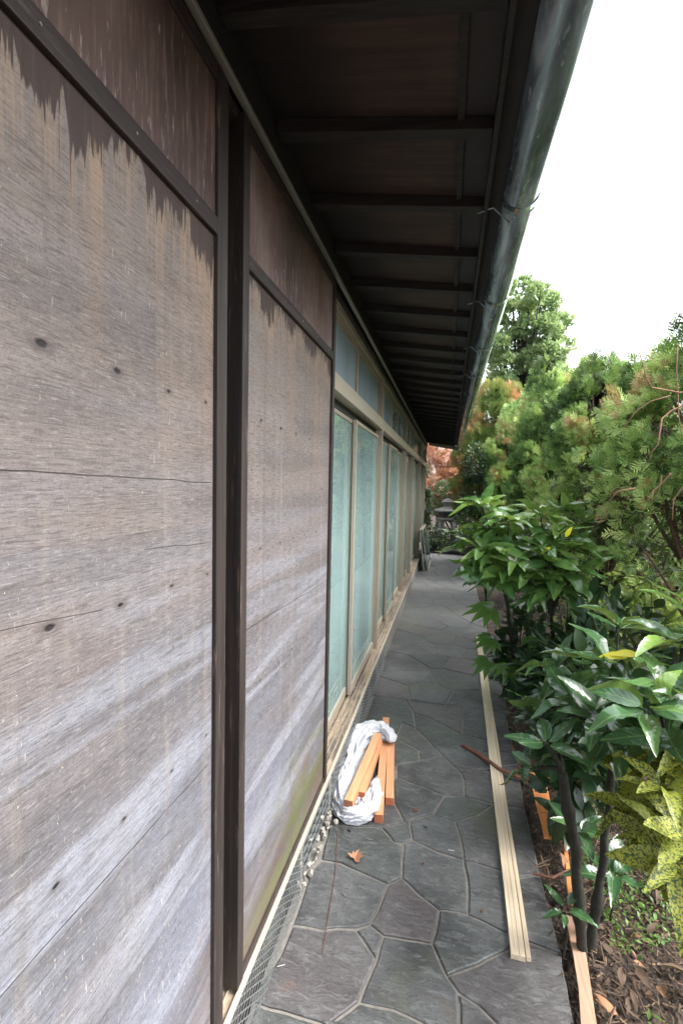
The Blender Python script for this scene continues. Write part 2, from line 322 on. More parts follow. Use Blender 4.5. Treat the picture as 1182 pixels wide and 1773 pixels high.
def m_slate():
    t = NT('slate_paving'); o = t.obj; tint = t.attr('tint')
    n = t.noise(o, 3.5, 6, .6, .5); rid = t.noise(t.scale(o, (9, 26, 9), (0, 0, 0), (0, 0, .5)), 1.6, 6, .7, 1.2); f = t.noise(o, 120, 4, .7)
    c = t.ramp(n, [(.34, (.034, .035, .036)), (.5, (.075, .078, .080)), (.66, (.125, .128, .131))])
    c = t.mix(t.ss(tint, .35, 1, 0, .6), c, (.105, .086, .088)); c = t.mix(t.ss(tint, .4, 0, 0, .5), c, (.055, .068, .060)); c = t.mix(t.ss(rid, .48, .7, 0, .55), c, (.20, .207, .205))
    c = t.mix(t.ss(t.noise(t.scale(o, (30, 75, 30), (1, 1, 0), (0, 0, .5)), 1.0, 6, .75), .5, .68, 0, .6), c, (.03, .03, .031)); c = t.mix(t.ss(f, .52, .68, 0, .45), c, (.022, .022, .024))
    moss = t.noise(o, 1.3, 4, .6); c = t.mix(t.ss(moss, .52, .66, 0, .55), c, (.085, .095, .05))
    rst = t.noise(t.scale(o, (1, 1, 1), (3, 1, 0)), 4.5, 4, .6); c = t.mix(t.ss(rst, .66, .78, 0, .5), c, (.16, .10, .06))
    far = t.ss(t.sep(o)[1], 3.0, 8.0, 0, .6); c = t.mix(far, c, (.25, .25, .255))  # far slabs paled: sky brightness painted into the colour
    h = t.M('MULTIPLY_ADD', rid, .8, t.M('MULTIPLY', f, .25)); t.bsdf(c, t.M('MULTIPLY_ADD', n, .25, .38), t.bump(h, .8, .007), .5); return t.m
M_slate = m_slate()
M_mortar = m_plain('joint_mortar', (.19, .178, .16), .9, 45, .45, .7)
def m_soil():
    t = NT('leafy_soil'); o = t.obj; n = t.noise(o, 5, 8, .7); f = t.voro(o, 55); c = t.ramp(n, [(.3, (.022, .016, .013)), (.6, (.065, .045, .034)), (.8, (.12, .088, .066))])
    c = t.mix(t.ss(f, .1, .5, .5, 0), c, (.13, .095, .07)); t.bsdf(c, .95, t.bump(t.M('ADD', n, f), 1, .02)); return t.m
M_soil = m_soil()
M_timber = m_wood('fresh_cedar', (.46, .19, .09), (.66, .35, .19), 'Y', .6, bump=.1)
M_timberE = m_plain('cedar_end_grain', (.40, .13, .06), .8, 90, .25)
M_plank = m_wood('pale_pine', (.42, .33, .23), (.64, .54, .41), 'Y', .6, bump=.1)
M_orange = m_wood('orange_split_wood', (.50, .17, .055), (.83, .36, .13), 'Y', .6)
M_redst = m_wood('reddish_old_wood', (.07, .03, .022), (.20, .09, .06), 'X', .7)
M_edge = m_wood('old_pink_plank', (.26, .15, .10), (.52, .33, .23), 'Y', .7)
M_stone = m_plain('lantern_granite', (.30, .29, .27), .9, 30, .35, .5)
M_rock = m_plain('garden_rock', (.07, .068, .065), .9, 8, .5, .8, dist=.02)
M_bark = m_plain('dark_bark', (.022, .018, .015), .9, 40, .5, .9, dist=.01)
M_stem = m_plain('shrub_stem', (.020, .020, .014), .85, 38, .8, 1, dist=.008)
M_twig = m_plain('dead_twig', (.10, .065, .045), .9, 60, .4)
M_vine = m_plain('orange_bare_twig', (.30, .16, .10), .8, 40, .3)
M_steel = m_plain('steel', (.6, .6, .6), .3, 9, .1, 0, .5, .9)

def m_leaf(name, stops, rough=.4, trans=.25, speckle=None, spec=.5, back=None, bump=0):
    t = NT(name); ti = t.attr('tint'); c = t.ramp(ti, stops)
    if speckle:
        col, sc, lo, hi = speckle; s_ = t.noise(t.obj, sc, 4, .65); c = t.mix(t.ss(t.M('ADD', s_, t.M('MULTIPLY_ADD', ti, .12, -.06)), lo, hi), c, col)
    if back:
        gm = t.n('ShaderNodeNewGeometry'); c = t.mix(gm.outputs['Backfacing'], c, back)
    nb = None
    if bump:
        lx = t.M('ABSOLUTE', t.attr('lx')); ly = t.attr('ly'); vv = t.M('SINE', t.M('MULTIPLY', t.M('SUBTRACT', ly, t.M('MULTIPLY', lx, 1.25)), 40.0))
        rib = t.ss(lx, .004, .020, 1, 0); c = t.mix(t.M('MULTIPLY', rib, .5), c, (.20, .30, .10)); c = t.mix(t.ss(vv, .85, 1.0, 0, .10), c, (.16, .26, .09))
        nb = t.bump(t.M('ADD', t.M('MULTIPLY', vv, .10), t.M('MULTIPLY', t.noise(t.obj, 22, 3), 1.2)), .5, .004)
    p = t.n('ShaderNodeBsdfPrincipled'); t.put(p.inputs['Base Color'], c); t.put(p.inputs['Roughness'], rough); p.inputs['Specular IOR Level'].default_value = spec
    if bump: p.inputs['Coat Weight'].default_value = .55; p.inputs['Coat Roughness'].default_value = .10
    if nb is not None: t.l(nb, p.inputs['Normal'])
    tl = t.n('ShaderNodeBsdfTranslucent'); t.put(tl.inputs[0], t.mix(.5, c, t.mix(.5, c, (.45, .55, .05)), 'MIX'))
    mx = t.n('ShaderNodeMixShader'); mx.inputs[0].default_value = trans; t.l(p.outputs[0], mx.inputs[1]); t.l(tl.outputs[0], mx.inputs[2]); t.l(mx.outputs[0], t.out.inputs[0]); return t.m
M_auc = m_leaf('aucuba_leaf', [(0, (.028, .075, .034)), (.5, (.05, .125, .05)), (.85, (.11, .21, .06)), (.97, (.16, .27, .06))], .2, .2, ((.34, .40, .09), 70, .67, .72), .6, bump=1)
M_aucF = m_leaf('aucuba_leaf_light', [(0, (.05, .13, .04)), (.5, (.11, .23, .06)), (1, (.24, .37, .08))], .2, .25, ((.40, .44, .09), 60, .62, .68), .6, bump=1)
M_aucY = m_leaf('aucuba_leaf_yellow', [(0, (.17, .21, .035)), (.5, (.28, .30, .045)), (1, (.40, .39, .06))], .45, .3, ((.03, .06, .022), 170, .50, .54), .3)
M_yel = m_leaf('yellow_leaf', [(0, (.72, .66, .03)), (1, (.82, .76, .05))], .4, .35)
M_fat = m_leaf('fatsia_leaf', [(0, (.05, .11, .025)), (1, (.10, .19, .04))], .25, .25)
M_fern = m_leaf('feathery_leaf', [(0, (.05, .13, .06)), (1, (.12, .22, .12))], .45, .25)
M_jun = m_leaf('juniper_needles', [(0, (.018, .045, .016)), (.3, (.10, .19, .06)), (.6, (.30, .46, .14)), (.85, (.60, .74, .27)), (.97, (.72, .84, .36)), (1, (.42, .27, .14))], .55, .22, None, .4)
M_junB = m_leaf('juniper_browning', [(0, (.12, .19, .05)), (.42, (.26, .33, .09)), (.62, (.40, .27, .13)), (1, (.55, .27, .15))], .6, .25, None, .35)
M_tall = m_leaf('tall_tree_leaf', [(0, (.13, .21, .11)), (.6, (.30, .42, .22)), (1, (.48, .58, .32))], .5, .45)
M_red = m_leaf('russet_needles', [(0, (.34, .15, .10)), (.6, (.66, .36, .26)), (1, (.85, .58, .46))], .7, .3)
M_cam = m_leaf('camellia_leaf', [(0, (.03, .075, .035)), (.6, (.06, .13, .06)), (.9, (.16, .26, .07)), (1, (.34, .42, .08))], .2, .15, None, .7)
M_box = m_leaf('clipped_leaf', [(0, (.07, .12, .06)), (.6, (.14, .22, .12)), (1, (.26, .34, .19))], .4, .25)
M_inner = m_leaf('dead_needles_gap_shade', [(0, (.008, .007, .006)), (.6, (.022, .016, .012)), (.92, (.055, .036, .025)), (1, (.05, .07, .025))], .8, .05)  # near-black dead needles, added so crown gaps read as deep shade
M_shade = m_leaf('shade_painted_leaf', [(0, (.012, .035, .015)), (.6, (.025, .065, .028)), (1, (.06, .12, .04))], .3, .15, None, .5)  # leaf colour darkened to carry the shade under the hedge
M_dim = m_leaf('back_shrub_leaf', [(0, (.04, .08, .03)), (.6, (.13, .21, .07)), (1, (.36, .46, .15))], .5, .35)
M_litter = m_leaf('litter_leaf', [(0, (.02, .014, .011)), (.5, (.055, .036, .027)), (.85, (.14, .09, .06)), (1, (.38, .19, .10))], .8, .1)
M_cover = m_leaf('ground_cover', [(0, (.04, .10, .02)), (1, (.16, .28, .06))], .5, .3)
M_needle = m_leaf('bark_chips', [(0, (.025, .017, .012)), (.6, (.075, .048, .032)), (1, (.20, .13, .075))], .8, .05)

# ================================================================ SETTING
g_ = MB(); g_.add([(-60, -30, -.03), (60, -30, -.03), (60, 120, -.03), (-60, 120, -.03)], [(0, 1, 2, 3)])
g_.build('ground', M_soil, kind='structure')
# crazy paving: slabs of slate on a mortar bed
def ZQ(p): return (420+p[0]/2.4625, 1350+p[1]/2.4625)
z4 = lambda L: [ZQ(p) for p in L]
SL = [z4([(215, 625), (340, 643), (400, 637), (480, 645), (568, 770), (520, 880), (495, 955), (370, 1042), (300, 1150), (-60, 1150), (165, 740)]),
      z4([(480, 645), (540, 618), (600, 668), (568, 770)]),
      z4([(215, 620), (290, 390), (335, 345), (420, 355), (620, 450), (570, 570), (540, 618), (480, 640), (400, 635), (340, 640)]),
      z4([(335, 340), (365, 205), (415, 195), (590, 205), (645, 268), (683, 285), (675, 418), (620, 450), (420, 355)]),
      z4([(590, 205), (690, 185), (712, 175), (722, 255), (683, 272), (645, 268)]),
      z4([(683, 272), (722, 255), (830, 310), (945, 345), (960, 450), (960, 575), (865, 558), (835, 560), (750, 490), (675, 418)]),
      z4([(675, 418), (750, 490), (835, 560), (825, 640), (805, 700), (700, 685), (600, 668), (540, 618), (570, 570), (620, 450)]),
      z4([(600, 668), (700, 685), (805, 700), (870, 840), (920, 910), (925, 1042), (925, 1150), (850, 1120), (760, 1042), (640, 985), (500, 952), (520, 880), (568, 770)]),
      z4([(370, 1042), (500, 955), (640, 985), (760, 1042), (850, 1120), (850, 1200), (300, 1200)]),
      z4([(835, 560), (865, 558), (960, 578), (1135, 658), (1190, 680), (1140, 725), (1000, 790), (870, 840), (805, 700), (825, 640)]),
      z4([(945, 345), (1100, 390), (1180, 418), (1270, 410), (1310, 560), (1360, 745), (1220, 695), (1190, 680), (1135, 658), (960, 578), (960, 450)]),
      z4([(712, 175), (810, 148), (905, 180), (925, 240), (945, 345), (830, 310), (722, 255)]),
      z4([(905, 180), (1000, 150), (1060, 108), (1130, 118), (1204, 126), (1240, 270), (1270, 410), (1180, 418), (1100, 390), (945, 345), (925, 240)]),
      z4([(810, 148), (855, 75), (940, 70), (1060, 108), (1000, 150), (905, 180)]),
      z4([(870, 840), (1000, 790), (1140, 725), (1190, 680), (1220, 695), (1360, 745), (1420, 1050), (1440, 1180), (1220, 1150), (1080, 1042), (1000, 970), (920, 910)]),
      z4([(920, 910), (1000, 970), (1080, 1042), (1220, 1150), (925, 1150)]),
      [(681, 1352), (687, 1346), (736, 1365), (767, 1378), (749, 1410), (709, 1421), (700, 1425), (682, 1389)],
      [(685, 1325), (726, 1318), (768, 1310), (795, 1337), (802, 1350), (803, 1379), (767, 1378), (736, 1365), (687, 1346)],
      [(795, 1337), (845, 1334), (897, 1325), (909, 1401), (882, 1397), (850, 1392), (803, 1379), (802, 1350)],
      [(747, 1290), (780, 1299), (845, 1302), (889, 1299), (897, 1325), (845, 1334), (795, 1337), (768, 1310)],
      [(696, 1251), (719, 1261), (747, 1290), (768, 1310), (726, 1318), (725, 1300), (685, 1278)],
      [(604, 1325), (685, 1325), (681, 1352), (682, 1389), (700, 1425), (660, 1433), (588, 1429), (567, 1428)],
      [(621, 1278), (685, 1278), (725, 1300), (726, 1318), (685, 1325), (604, 1325)],
      [(640, 1225), (670, 1222), (698, 1226), (715, 1234), (719, 1261), (696, 1251), (685, 1278), (621, 1278)],
      [(715, 1234), (740, 1242), (774, 1259), (800, 1272), (845, 1282), (885, 1280), (889, 1299), (845, 1302), (780, 1299), (747, 1290), (719, 1261)],
      [(698, 1226), (700, 1221), (800, 1221), (800, 1272), (774, 1259), (740, 1242), (715, 1234)],
      [(800, 1221), (873, 1222), (885, 1280), (845, 1282), (800, 1272)]]
Y0 = float(G(780, 1222)[1]); PR = .435
polys = [[(float(G(*p)[0]), Y0 if p[1] <= 1226.5 else float(G(*p)[1])) for p in s] for s in SL]
def clip(poly, n, c):
    out = []
    for i in range(len(poly)):
        a, b = np.array(poly[i]), np.array(poly[(i+1) % len(poly)]); da, db = a@n-c, b@n-c
        if da <= 0: out.append(tuple(a))
        if da*db < 0: out.append(tuple(a+(b-a)*da/(da-db)))
    return out
YN = float(G(780, 1840)[1])
polys = [[(x_, YN if y_ < YN+.03 else y_) for x_, y_ in p] for p in polys]
near = [(-.5+(k+.5+(.25 if r_ % 2 else -.2))*.32+random.uniform(-.1, .1), YN-.15-.33*r_+random.uniform(-.1, .1)) for r_ in range(6) for k in range(3)]
for i, s in enumerate(near):
    P = [(-.52, -.5), (PR+.04, -.5), (PR+.04, YN), (-.52, YN)]; s = np.array(s)
    for j, q in enumerate(near):
        if i != j and P: q = np.array(q); n = (q-s)/np.linalg.norm(q-s); P = clip(P, n, n@((s+q)/2))
    if len(P) > 2: polys.append(P)
seeds = []
yy = Y0+.12; row = 0
while yy < 11.2:
    for k in range(3): seeds.append((-.5+(k+.5+(.25 if row % 2 else -.2))*.32+random.uniform(-.1, .1), yy+random.uniform(-.13, .13)))
    yy += random.uniform(.26, .40); row += 1
for i, s in enumerate(seeds):
    P = [(-.52, Y0), (PR+.04, Y0), (PR+.04, 11.0), (-.52, 11.0)]; s = np.array(s)
    for j, q in enumerate(seeds):
        q = np.array(q); d = q-s
        if i != j and abs(d[1]) < 1.5 and P: n = d/np.linalg.norm(d); P = clip(P, n, n@((s+q)/2))
    if len(P) > 2: polys.append(P)
def slab(poly, gap, rs):
    P = np.array(poly); A = .5*np.sum(P[:, 0]*np.roll(P[:, 1], -1)-np.roll(P[:, 0], -1)*P[:, 1])
    if A < 0: P = P[::-1]
    pts = []                                   # subdivide with a little wander
    for i in range(len(P)):
        a, b = P[i], P[(i+1) % len(P)]; L = np.linalg.norm(b-a); m = max(1, int(L/.035))
        for k in range(m):
            p = a+(b-a)*k/m
            w_ = mnoise.noise_vector(Vector((p[0]*14, p[1]*14, 0)))*.006
            pts.append(p+np.array([w_[0], w_[1]]))
    P = np.array(pts)
    def inset(P, d):
        e = np.roll(P, -1, 0)-np.roll(P, 1, 0); n = np.stack([-e[:, 1], e[:, 0]], 1); return P+nrm(n)*d
    return [inset(P, g) for g in gap]
V = []; F = []; TI = []
for i, p in enumerate(polys):
    far = min(q[1] for q in p) > Y0-.01; g0 = .0036 if not far else .0032
    tint = random.random(); tx, ty = random.uniform(-.006, .006), random.uniform(-.004, .004); hz = random.uniform(-.0015, .0015)
    rings = slab(p, (g0-.001, g0+.002, g0+.006), i); zs = (-.02, .001, .004); b = len(V); n = len(rings[0]); cx, cy = np.mean(rings[0], 0)
    for R_, z_ in zip(rings, zs):
        for q in R_: V.append((q[0], q[1], z_+(hz+(q[0]-cx)*tx+(q[1]-cy)*ty if z_ > 0 else 0)))
    TI += [tint]*(3*n)
    for k in range(2):
        for j in range(n): F.append((b+k*n+j, b+k*n+(j+1) % n, b+(k+1)*n+(j+1) % n, b+(k+1)*n+j))
    F.append(tuple(b+2*n+j for j in range(n)))
me = bpy.data.meshes.new('stone_path'); nb = len(V)
V += [(-.53, -.5, -.003), (PR-.02, -.5, -.003), (PR+.02, 11.03, -.003), (-.53, 11.03, -.003), (-.53, -.5, -.05), (PR-.02, -.5, -.05), (PR+.02, 11.03, -.05), (-.53, 11.03, -.05)]
TI += [0]*8; F += [(nb, nb+1, nb+2, nb+3), (nb+1, nb+5, nb+6, nb+2), (nb+2, nb+6, nb+7, nb+3), (nb, nb+4, nb+5, nb+1)]
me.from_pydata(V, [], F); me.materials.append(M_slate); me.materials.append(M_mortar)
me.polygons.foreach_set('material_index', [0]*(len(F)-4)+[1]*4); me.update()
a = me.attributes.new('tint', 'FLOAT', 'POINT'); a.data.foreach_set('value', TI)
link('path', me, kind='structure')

# ================================================================ HOUSE
house = empty('wooden_house', (-.5, 0, 0), 'weathered wooden house with dark eaves along the left of the stone path', 'house')
HY0, HY1 = -1.2, 10.75
def pt(name, mb, mat, parent=house, **k): return mb.build(name, mat, parent, **k)
# foundation and underfloor
pt('foundation', MB().box((-.56, 4.05, -.05), (-.515, HY1, .19)).box((-6, HY1-.1, -.05), (-.56, HY1, .19)), M_conc)
pt('underfloor_shade', MB().box((-.60, HY0, -.05), (-.575, 4.05, .19)), M_underfloor_shade)
# expanded wire mesh over the opening
def lath(y0, y1, cw, ch, z0=.005, z1=.205, t=.0011, x=-.503, skip=None):
    m = MB(); ny = int((y1-y0)/cw); nz = int(round((z1-z0)/ch)); dz = (z1-z0)/nz
    for j in range(nz):
        for i in range(ny):
            ya = y0+(i+(.5 if j % 2 else 0))*cw; yb = ya+cw/2; za = z0+j*dz; zb = za+dz
            wob = .003*math.sin(ya*17)+.002*math.sin(za*40+ya*5)
            if skip and skip(yb, za): continue
            m.beam((x+wob, ya, za), (x+wob, yb, zb), .0022, t*1.4, (1, 0, 0)); m.beam((x+wob, yb, zb), (x+wob, ya+cw, za), .0022, t*1.4, (1, 0, 0))
    return m
yv0, yv1 = float(W(528, 1490, -.5)[1]), float(W(575, 1385, -.5)[1])
pt('wire_mesh', lath(.55, yv0-.02, .034, .0125), M_mesh)
pt('wire_mesh', lath(yv1+.02, 4.0, .05, .0105, t=.0016), M_mesh)
# vent opening: cast grille set in chipped mortar
v = MB(); vy0, vy1 = yv0, yv1
for k in range(9):
    yk = vy0+(vy1-vy0)*k/8; v.box((-.512, yk-.003, .06), (-.504, yk+.003, .18))
for k in range(4): v.box((-.5115, vy0, .06+k*.04-.003), (-.5045, vy1, .06+k*.04+.003))
pt('vent_grille', v, M_mesh)
def lump(c, r, seed, mats, name, parent=None, sub=3, rough=.35, sq=(1, 1, 1), **k):
    bm = bmesh.new(); bmesh.ops.create_icosphere(bm, subdivisions=sub, radius=1)
    for q in bm.verts:
        n = mnoise.fractal(q.co*1.7+Vector((seed, 0, 0)), 1, 2, 4); q.co *= 1+rough*n
        q.co = Vector((q.co.x*r*sq[0], q.co.y*r*sq[1], q.co.z*r*sq[2]))+Vector(c)-worldloc(parent)
    me = bpy.data.meshes.new(name); bm.to_mesh(me); bm.free(); me.materials.append(mats)
    for p in me.polygons: p.use_smooth = True
    return link(name, me, parent, **k)
mb = MB()
for k in range(46):
    t_ = random.random(); yk = vy0-.06+(vy1-vy0+.1)*t_; z_ = random.choice([random.uniform(0, .05), random.uniform(.0, .06), random.uniform(.10, .2) if t_ < .6 else .02]); s_ = random.uniform(.005, .017)
    xk = random.uniform(-.515, -.487); mb.beam((xk, yk, z_), (xk+random.uniform(-.01, .01), yk+s_*1.6, z_+random.uniform(-.3, .3)*s_), s_, s_*.8, (random.random(), .2, 1), taper=.7)
pt('crumbled_mortar', mb, M_grav, kind='stuff')
for a_, b_ in ((vy1-.03, vy1), (vy0-.03, vy0-.005)): pt('foundation_pier', MB().box((-.56, a_, -.05), (-.507, b_, .2)), M_conc, bevel=.004)
mb = MB()
for k in range(70):
    yk = random.uniform(.6, 3.9); mb.beam((random.uniform(-.573, -.51), yk, random.uniform(-.0, .05)+(.12 if random.random() < .15 else 0)), (random.uniform(-.573, -.51), yk+random.uniform(-.05, .05), random.uniform(0, .12)), .004, .002)
pt('dry_debris', mb, M_twig, kind='stuff')
# sill with running tracks
s = MB().box((-.70, HY0, .19), (-.506, HY1-.02, .226)); pt('sill', s, M_sill)
s = MB().box((-.506, HY0, .212), (-.497, 2.6, .236)).box((-.506, 2.603, .210), (-.497, HY1-.03, .236)); pt('sill_edge', s, M_aluL, bevel=.0015)
s = MB()
for xx, hh in ((-.530, .234), (-.556, .238), (-.583, .241), (-.604, .244)): s.box((xx-.0012, HY0, .2262), (xx+.0012, HY1-.05, hh))
pt('sill_track', s, M_alu)
# head: strip, header boards, beam up to soffit
pt('head_beam', MB().box((-.62, HY0, 2.511), (-.512, HY1, 2.64)), M_beam)
pt('drip_strip', MB().box((-.512, HY0, 2.490), (-.494, HY1, 2.503)), M_strip, bevel=.002)
pt('header_board', MB().box((-.60, HY0, 2.46), (-.520, 1.99, 2.489)).box((-.60, 1.99, 2.472), (-.528, HY1, 2.489)), M_darkY)
# storm doors
def storm_door(ya, yb, mpan, mup, thick=.042, rs=.035):
    d = MB().box((-.506-thick, yb-rs, .238), (-.502, yb, 2.478)).box((-.506-thick, ya, .238), (-.502, ya+rs, 2.478)); door = d.build('storm_door', M_dark, house, bevel=.002)
    MB().box((-.545, ya+rs+.0005, .238), (-.5055, yb-rs-.0005, .262)).build('bottom_rail', M_darkY, door)
    MB().box((-.545, ya+rs+.0005, 2.443), (-.5045, yb-rs-.0005, 2.477)).build('top_rail', M_darkY, door, bevel=.002)
    mr = MB().box((-.545, ya+rs+.0005, 2.129), (-.5015, yb-rs-.0005, 2.166)); mr.build('middle_rail', M_darkY, door, bevel=.003)
    MB().box((-.545, ya+rs, 2.1665), (-.5105, yb-rs, 2.4425)).build('upper_panel', mup, door)
    # lower panel: a grid that has warped
    ny, nz = 70, 130; Y = np.linspace(ya+rs, yb-rs, ny); Z = np.linspace(.2625, 2.1285, nz); vs = []
    for z in Z:
        for y in Y:
            k = max(0, min(1, (1.5-z)/.9)); w_ = .0045*k*math.sin(z*23+y*2.2+1.2*math.sin(y*1.7))+.003*k*mnoise.noise(Vector((y*1.2, z*9, ya)))+.0015*mnoise.noise(Vector((y*3, z*4, 2+ya)))
            e = min(1, min(y-Y[0], Y[-1]-y)/.05, min(z-Z[0], Z[-1]-z)/.05); vs.append((-.5125+w_*e, y, z))
    T = np.array([(j*ny+i, j*ny+i+1, (j+1)*ny+i+1, (j+1)*ny+i) for j in range(nz-1) for i in range(ny-1)])
    npmesh('lower_panel', np.array(vs), T, mpan, door, smooth=True)
    for k in range(5):
        yk = ya+rs+(yb-ya-2*rs)*(k+.5)/5; MB().tube([(-.5015, yk, 2.148), (-.4998, yk, 2.148)], .0022, 6).build('rail_nail', M_steel, door)
    return door
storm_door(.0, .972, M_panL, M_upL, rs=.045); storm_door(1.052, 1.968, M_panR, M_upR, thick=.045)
MB().box((-.56, -1.1, .238), (-.503, -.01, 2.478)).build('wall_panel', M_upL, house)
# windows
M0, M1 = 1.99, HY1
mul = [2.0, 3.73, 5.87, 7.12, 8.9, 10.62]
for i, y in enumerate(mul):
    w_ = .034 if i else .02
    MB().box((-.60, y-w_/2, .2265), (-.541, y+w_/2, 2.471)).box((-.5405, y-w_/2+.008, .2265), (-.5385, y+w_/2-.008, 2.471)).build('mullion', M_alu, house, bevel=.0015)
fr = MB()
for a_, b_ in zip(mul[:-1], mul[1:]):
    fr.box((-.60, a_+.018, 2.047), (-.5385, b_-.018, 2.130))
fr.build('transom_bar', M_aluL, house, bevel=.002)
fr = MB()
for a_, b_ in zip(mul[:-1], mul[1:]):
    fr.box((-.562, a_+.018, 2.44), (-.543, b_-.018, 2.4715)); fr.box((-.66, a_+.018, 2.425), (-.5622, b_-.018, 2.4715))
fr.build('window_head', M_alu, house, bevel=.0015)
fr = MB()
for a_, b_ in zip(mul[:-1], mul[1:]): fr.box((-.66, a_+.018, 2.003), (-.6003, b_-.018, 2.13), 0)
fr.build('head_track', M_black, house)
def sash(ya, yb, z0, z1, x, sl=.03, sr=.03, rail=.022, brail=None, mat=M_alu, glass=None):
    brail = brail or rail; t_ = .022
    f_ = MB().box((x-t_, ya, z0), (x, ya+sl, z1)).box((x-t_, yb-sr, z0), (x, yb, z1)).box((x-t_+.001, ya+sl+.0003, z1-rail), (x-.001, yb-sr-.0003, z1)).box((x-t_+.001, ya+sl+.0003, z0), (x-.001, yb-sr-.0003, z0+brail))
    o = f_.build('window_sash', mat, house, bevel=.0012)
    MB().box((x-.013, ya+sl-.004, z0+brail-.004), (x-.009, yb-sr+.004, z1-rail+.004)).build('glass_pane', glass or M_glass, o)
    MB().box((x-.0008, ya+sl+.0005, z0+brail), (x+.0002, ya+sl+.003, z1-rail)).build('gasket', M_black, o); MB().box((x-.0008, yb-sr-.003, z0+brail), (x+.0002, yb-sr-.0005, z1-rail)).build('gasket', M_black, o); return o
# lower sashes: inner plane -.632, outer plane -.592
low = [(2.0, 2.83, 1), (2.79, 3.70, 0), (3.76, 4.50, 1), (4.47, 5.12, 0), (5.09, 5.84, 1), (5.90, 6.52, 0), (6.48, 7.09, 1), (7.15, 7.85, 0), (7.8, 8.87, 1), (8.93, 9.7, 0), (9.66, 10.59, 1)]
for ya, yb, inner in low: sash(ya, yb, .249, 1.998, -.596 if inner else -.568, .034 if not inner else .03, .03, .022, .05)
up = [(2.02, 2.79, 0), (2.80, 3.70, 0), (3.76, 4.53, 0), (4.54, 5.10, 0), (5.11, 5.84, 0), (5.90, 7.09, 0), (7.15, 8.0, 0), (8.01, 8.87, 0), (8.93, 9.7, 0), (9.71, 10.59, 0)]
for ya, yb, inner in up: sash(ya, yb, 2.131, 2.424, -.570, .028, .028, .016, glass=M_glassB)
# veranda corridor and inner wall
pt('corridor_floor', MB().box((-1.75, HY0, .10), (-.705, HY1-.1, .20)), M_infl)
pt('inner_wall', MB().box((-1.80, HY0, .20), (-1.75, HY1-.1, 2.62)), M_inwall)
pt('skirting_board', MB().box((-1.748, HY0, .2005), (-1.70, HY1-.12, .34)), M_aluL)
pt('corridor_ceiling', MB().box((-1.75, HY0, 2.60), (-.625, HY1-.1, 2.63)), M_inwall)
pt('end_wall', MB().box((-6, HY1-.1, .19), (-.53, HY1, 2.64)), M_dark); pt('end_wall', MB().box((-6, HY0-.1, -.05), (-.52, HY0-.01, 2.64)), M_dark)
# eaves
XF, ZF, ZW = .078, 2.545, 2.628
def zs(x): return ZW+(ZF-ZW)*(x+.51)/(XF+.51)
RY = 11.0
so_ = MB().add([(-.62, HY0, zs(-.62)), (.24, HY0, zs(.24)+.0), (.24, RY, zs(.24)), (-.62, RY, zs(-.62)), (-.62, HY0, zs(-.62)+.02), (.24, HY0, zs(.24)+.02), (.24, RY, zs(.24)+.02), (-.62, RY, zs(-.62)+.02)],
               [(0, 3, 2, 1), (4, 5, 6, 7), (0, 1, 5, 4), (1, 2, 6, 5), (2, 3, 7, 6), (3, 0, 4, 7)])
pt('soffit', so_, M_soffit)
pt('soffit_batten', MB().box((-.012, HY0, zs(0)-.012), (.006, RY-.01, zs(0)+.003)), M_rafter)
pt('roof', MB().add([(-3.5, HY0-.3, 3.9), (-3.5, RY+.02, 3.9), (.245, RY+.02, zs(.24)+.06), (.245, HY0-.3, zs(.24)+.06), (-6.6, HY0-.3, 2.66), (-6.6, RY+.02, 2.66), (-3.5, HY0-.3, 3.85), (-3.5, RY+.02, 3.85), (.245, RY+.02, zs(.24)+.022), (.245, HY0-.3, zs(.24)+.022), (-6.6, HY0-.3, 2.64), (-6.6, RY+.02, 2.64)],
   [(0, 3, 2, 1), (4, 0, 1, 5), (6, 7, 8, 9), (10, 11, 7, 6), (2, 3, 9, 8), (1, 2, 8, 7), (1, 7, 11, 5), (0, 6, 9, 3), (0, 4, 10, 6), (4, 5, 11, 10)]), M_roof)
ry = [float(D(700, y_, 1)[2]) for y_ in ()]
yr = []
for k in range(34):
    y_ = .62+k*.335
    if y_ < RY-.1: yr.append(y_)
for y_ in yr:
    m_ = MB(); h_ = .042; x0, x1 = -.511, XF-.001; w_ = .019
    m_.add([(x0, y_-w_, zs(x0)-h_), (x1, y_-w_, zs(x1)-h_*.8), (x1, y_+w_, zs(x1)-h_*.8), (x0, y_+w_, zs(x0)-h_), (x0, y_-w_, zs(x0)-.001), (x1, y_-w_, zs(x1)-.001), (x1, y_+w_, zs(x1)-.001), (x0, y_+w_, zs(x0)-.001)],
           [(0, 3, 2, 1), (4, 5, 6, 7), (0, 1, 5, 4), (1, 2, 6, 5), (2, 3, 7, 6), (3, 0, 4, 7)])
    m_.build('rafter', M_rafter, house, bevel=.002)
pt('fascia', MB().box((XF, HY0, zs(XF)-.046), (XF+.013, RY, zs(XF)-.0015)), M_rafter, bevel=.002)
pt('barge_board', MB().beam((-.50, RY+.012, zs(-.5)-.03), (.235, RY+.012, zs(.235)-.05), .022, .085), M_aluL)
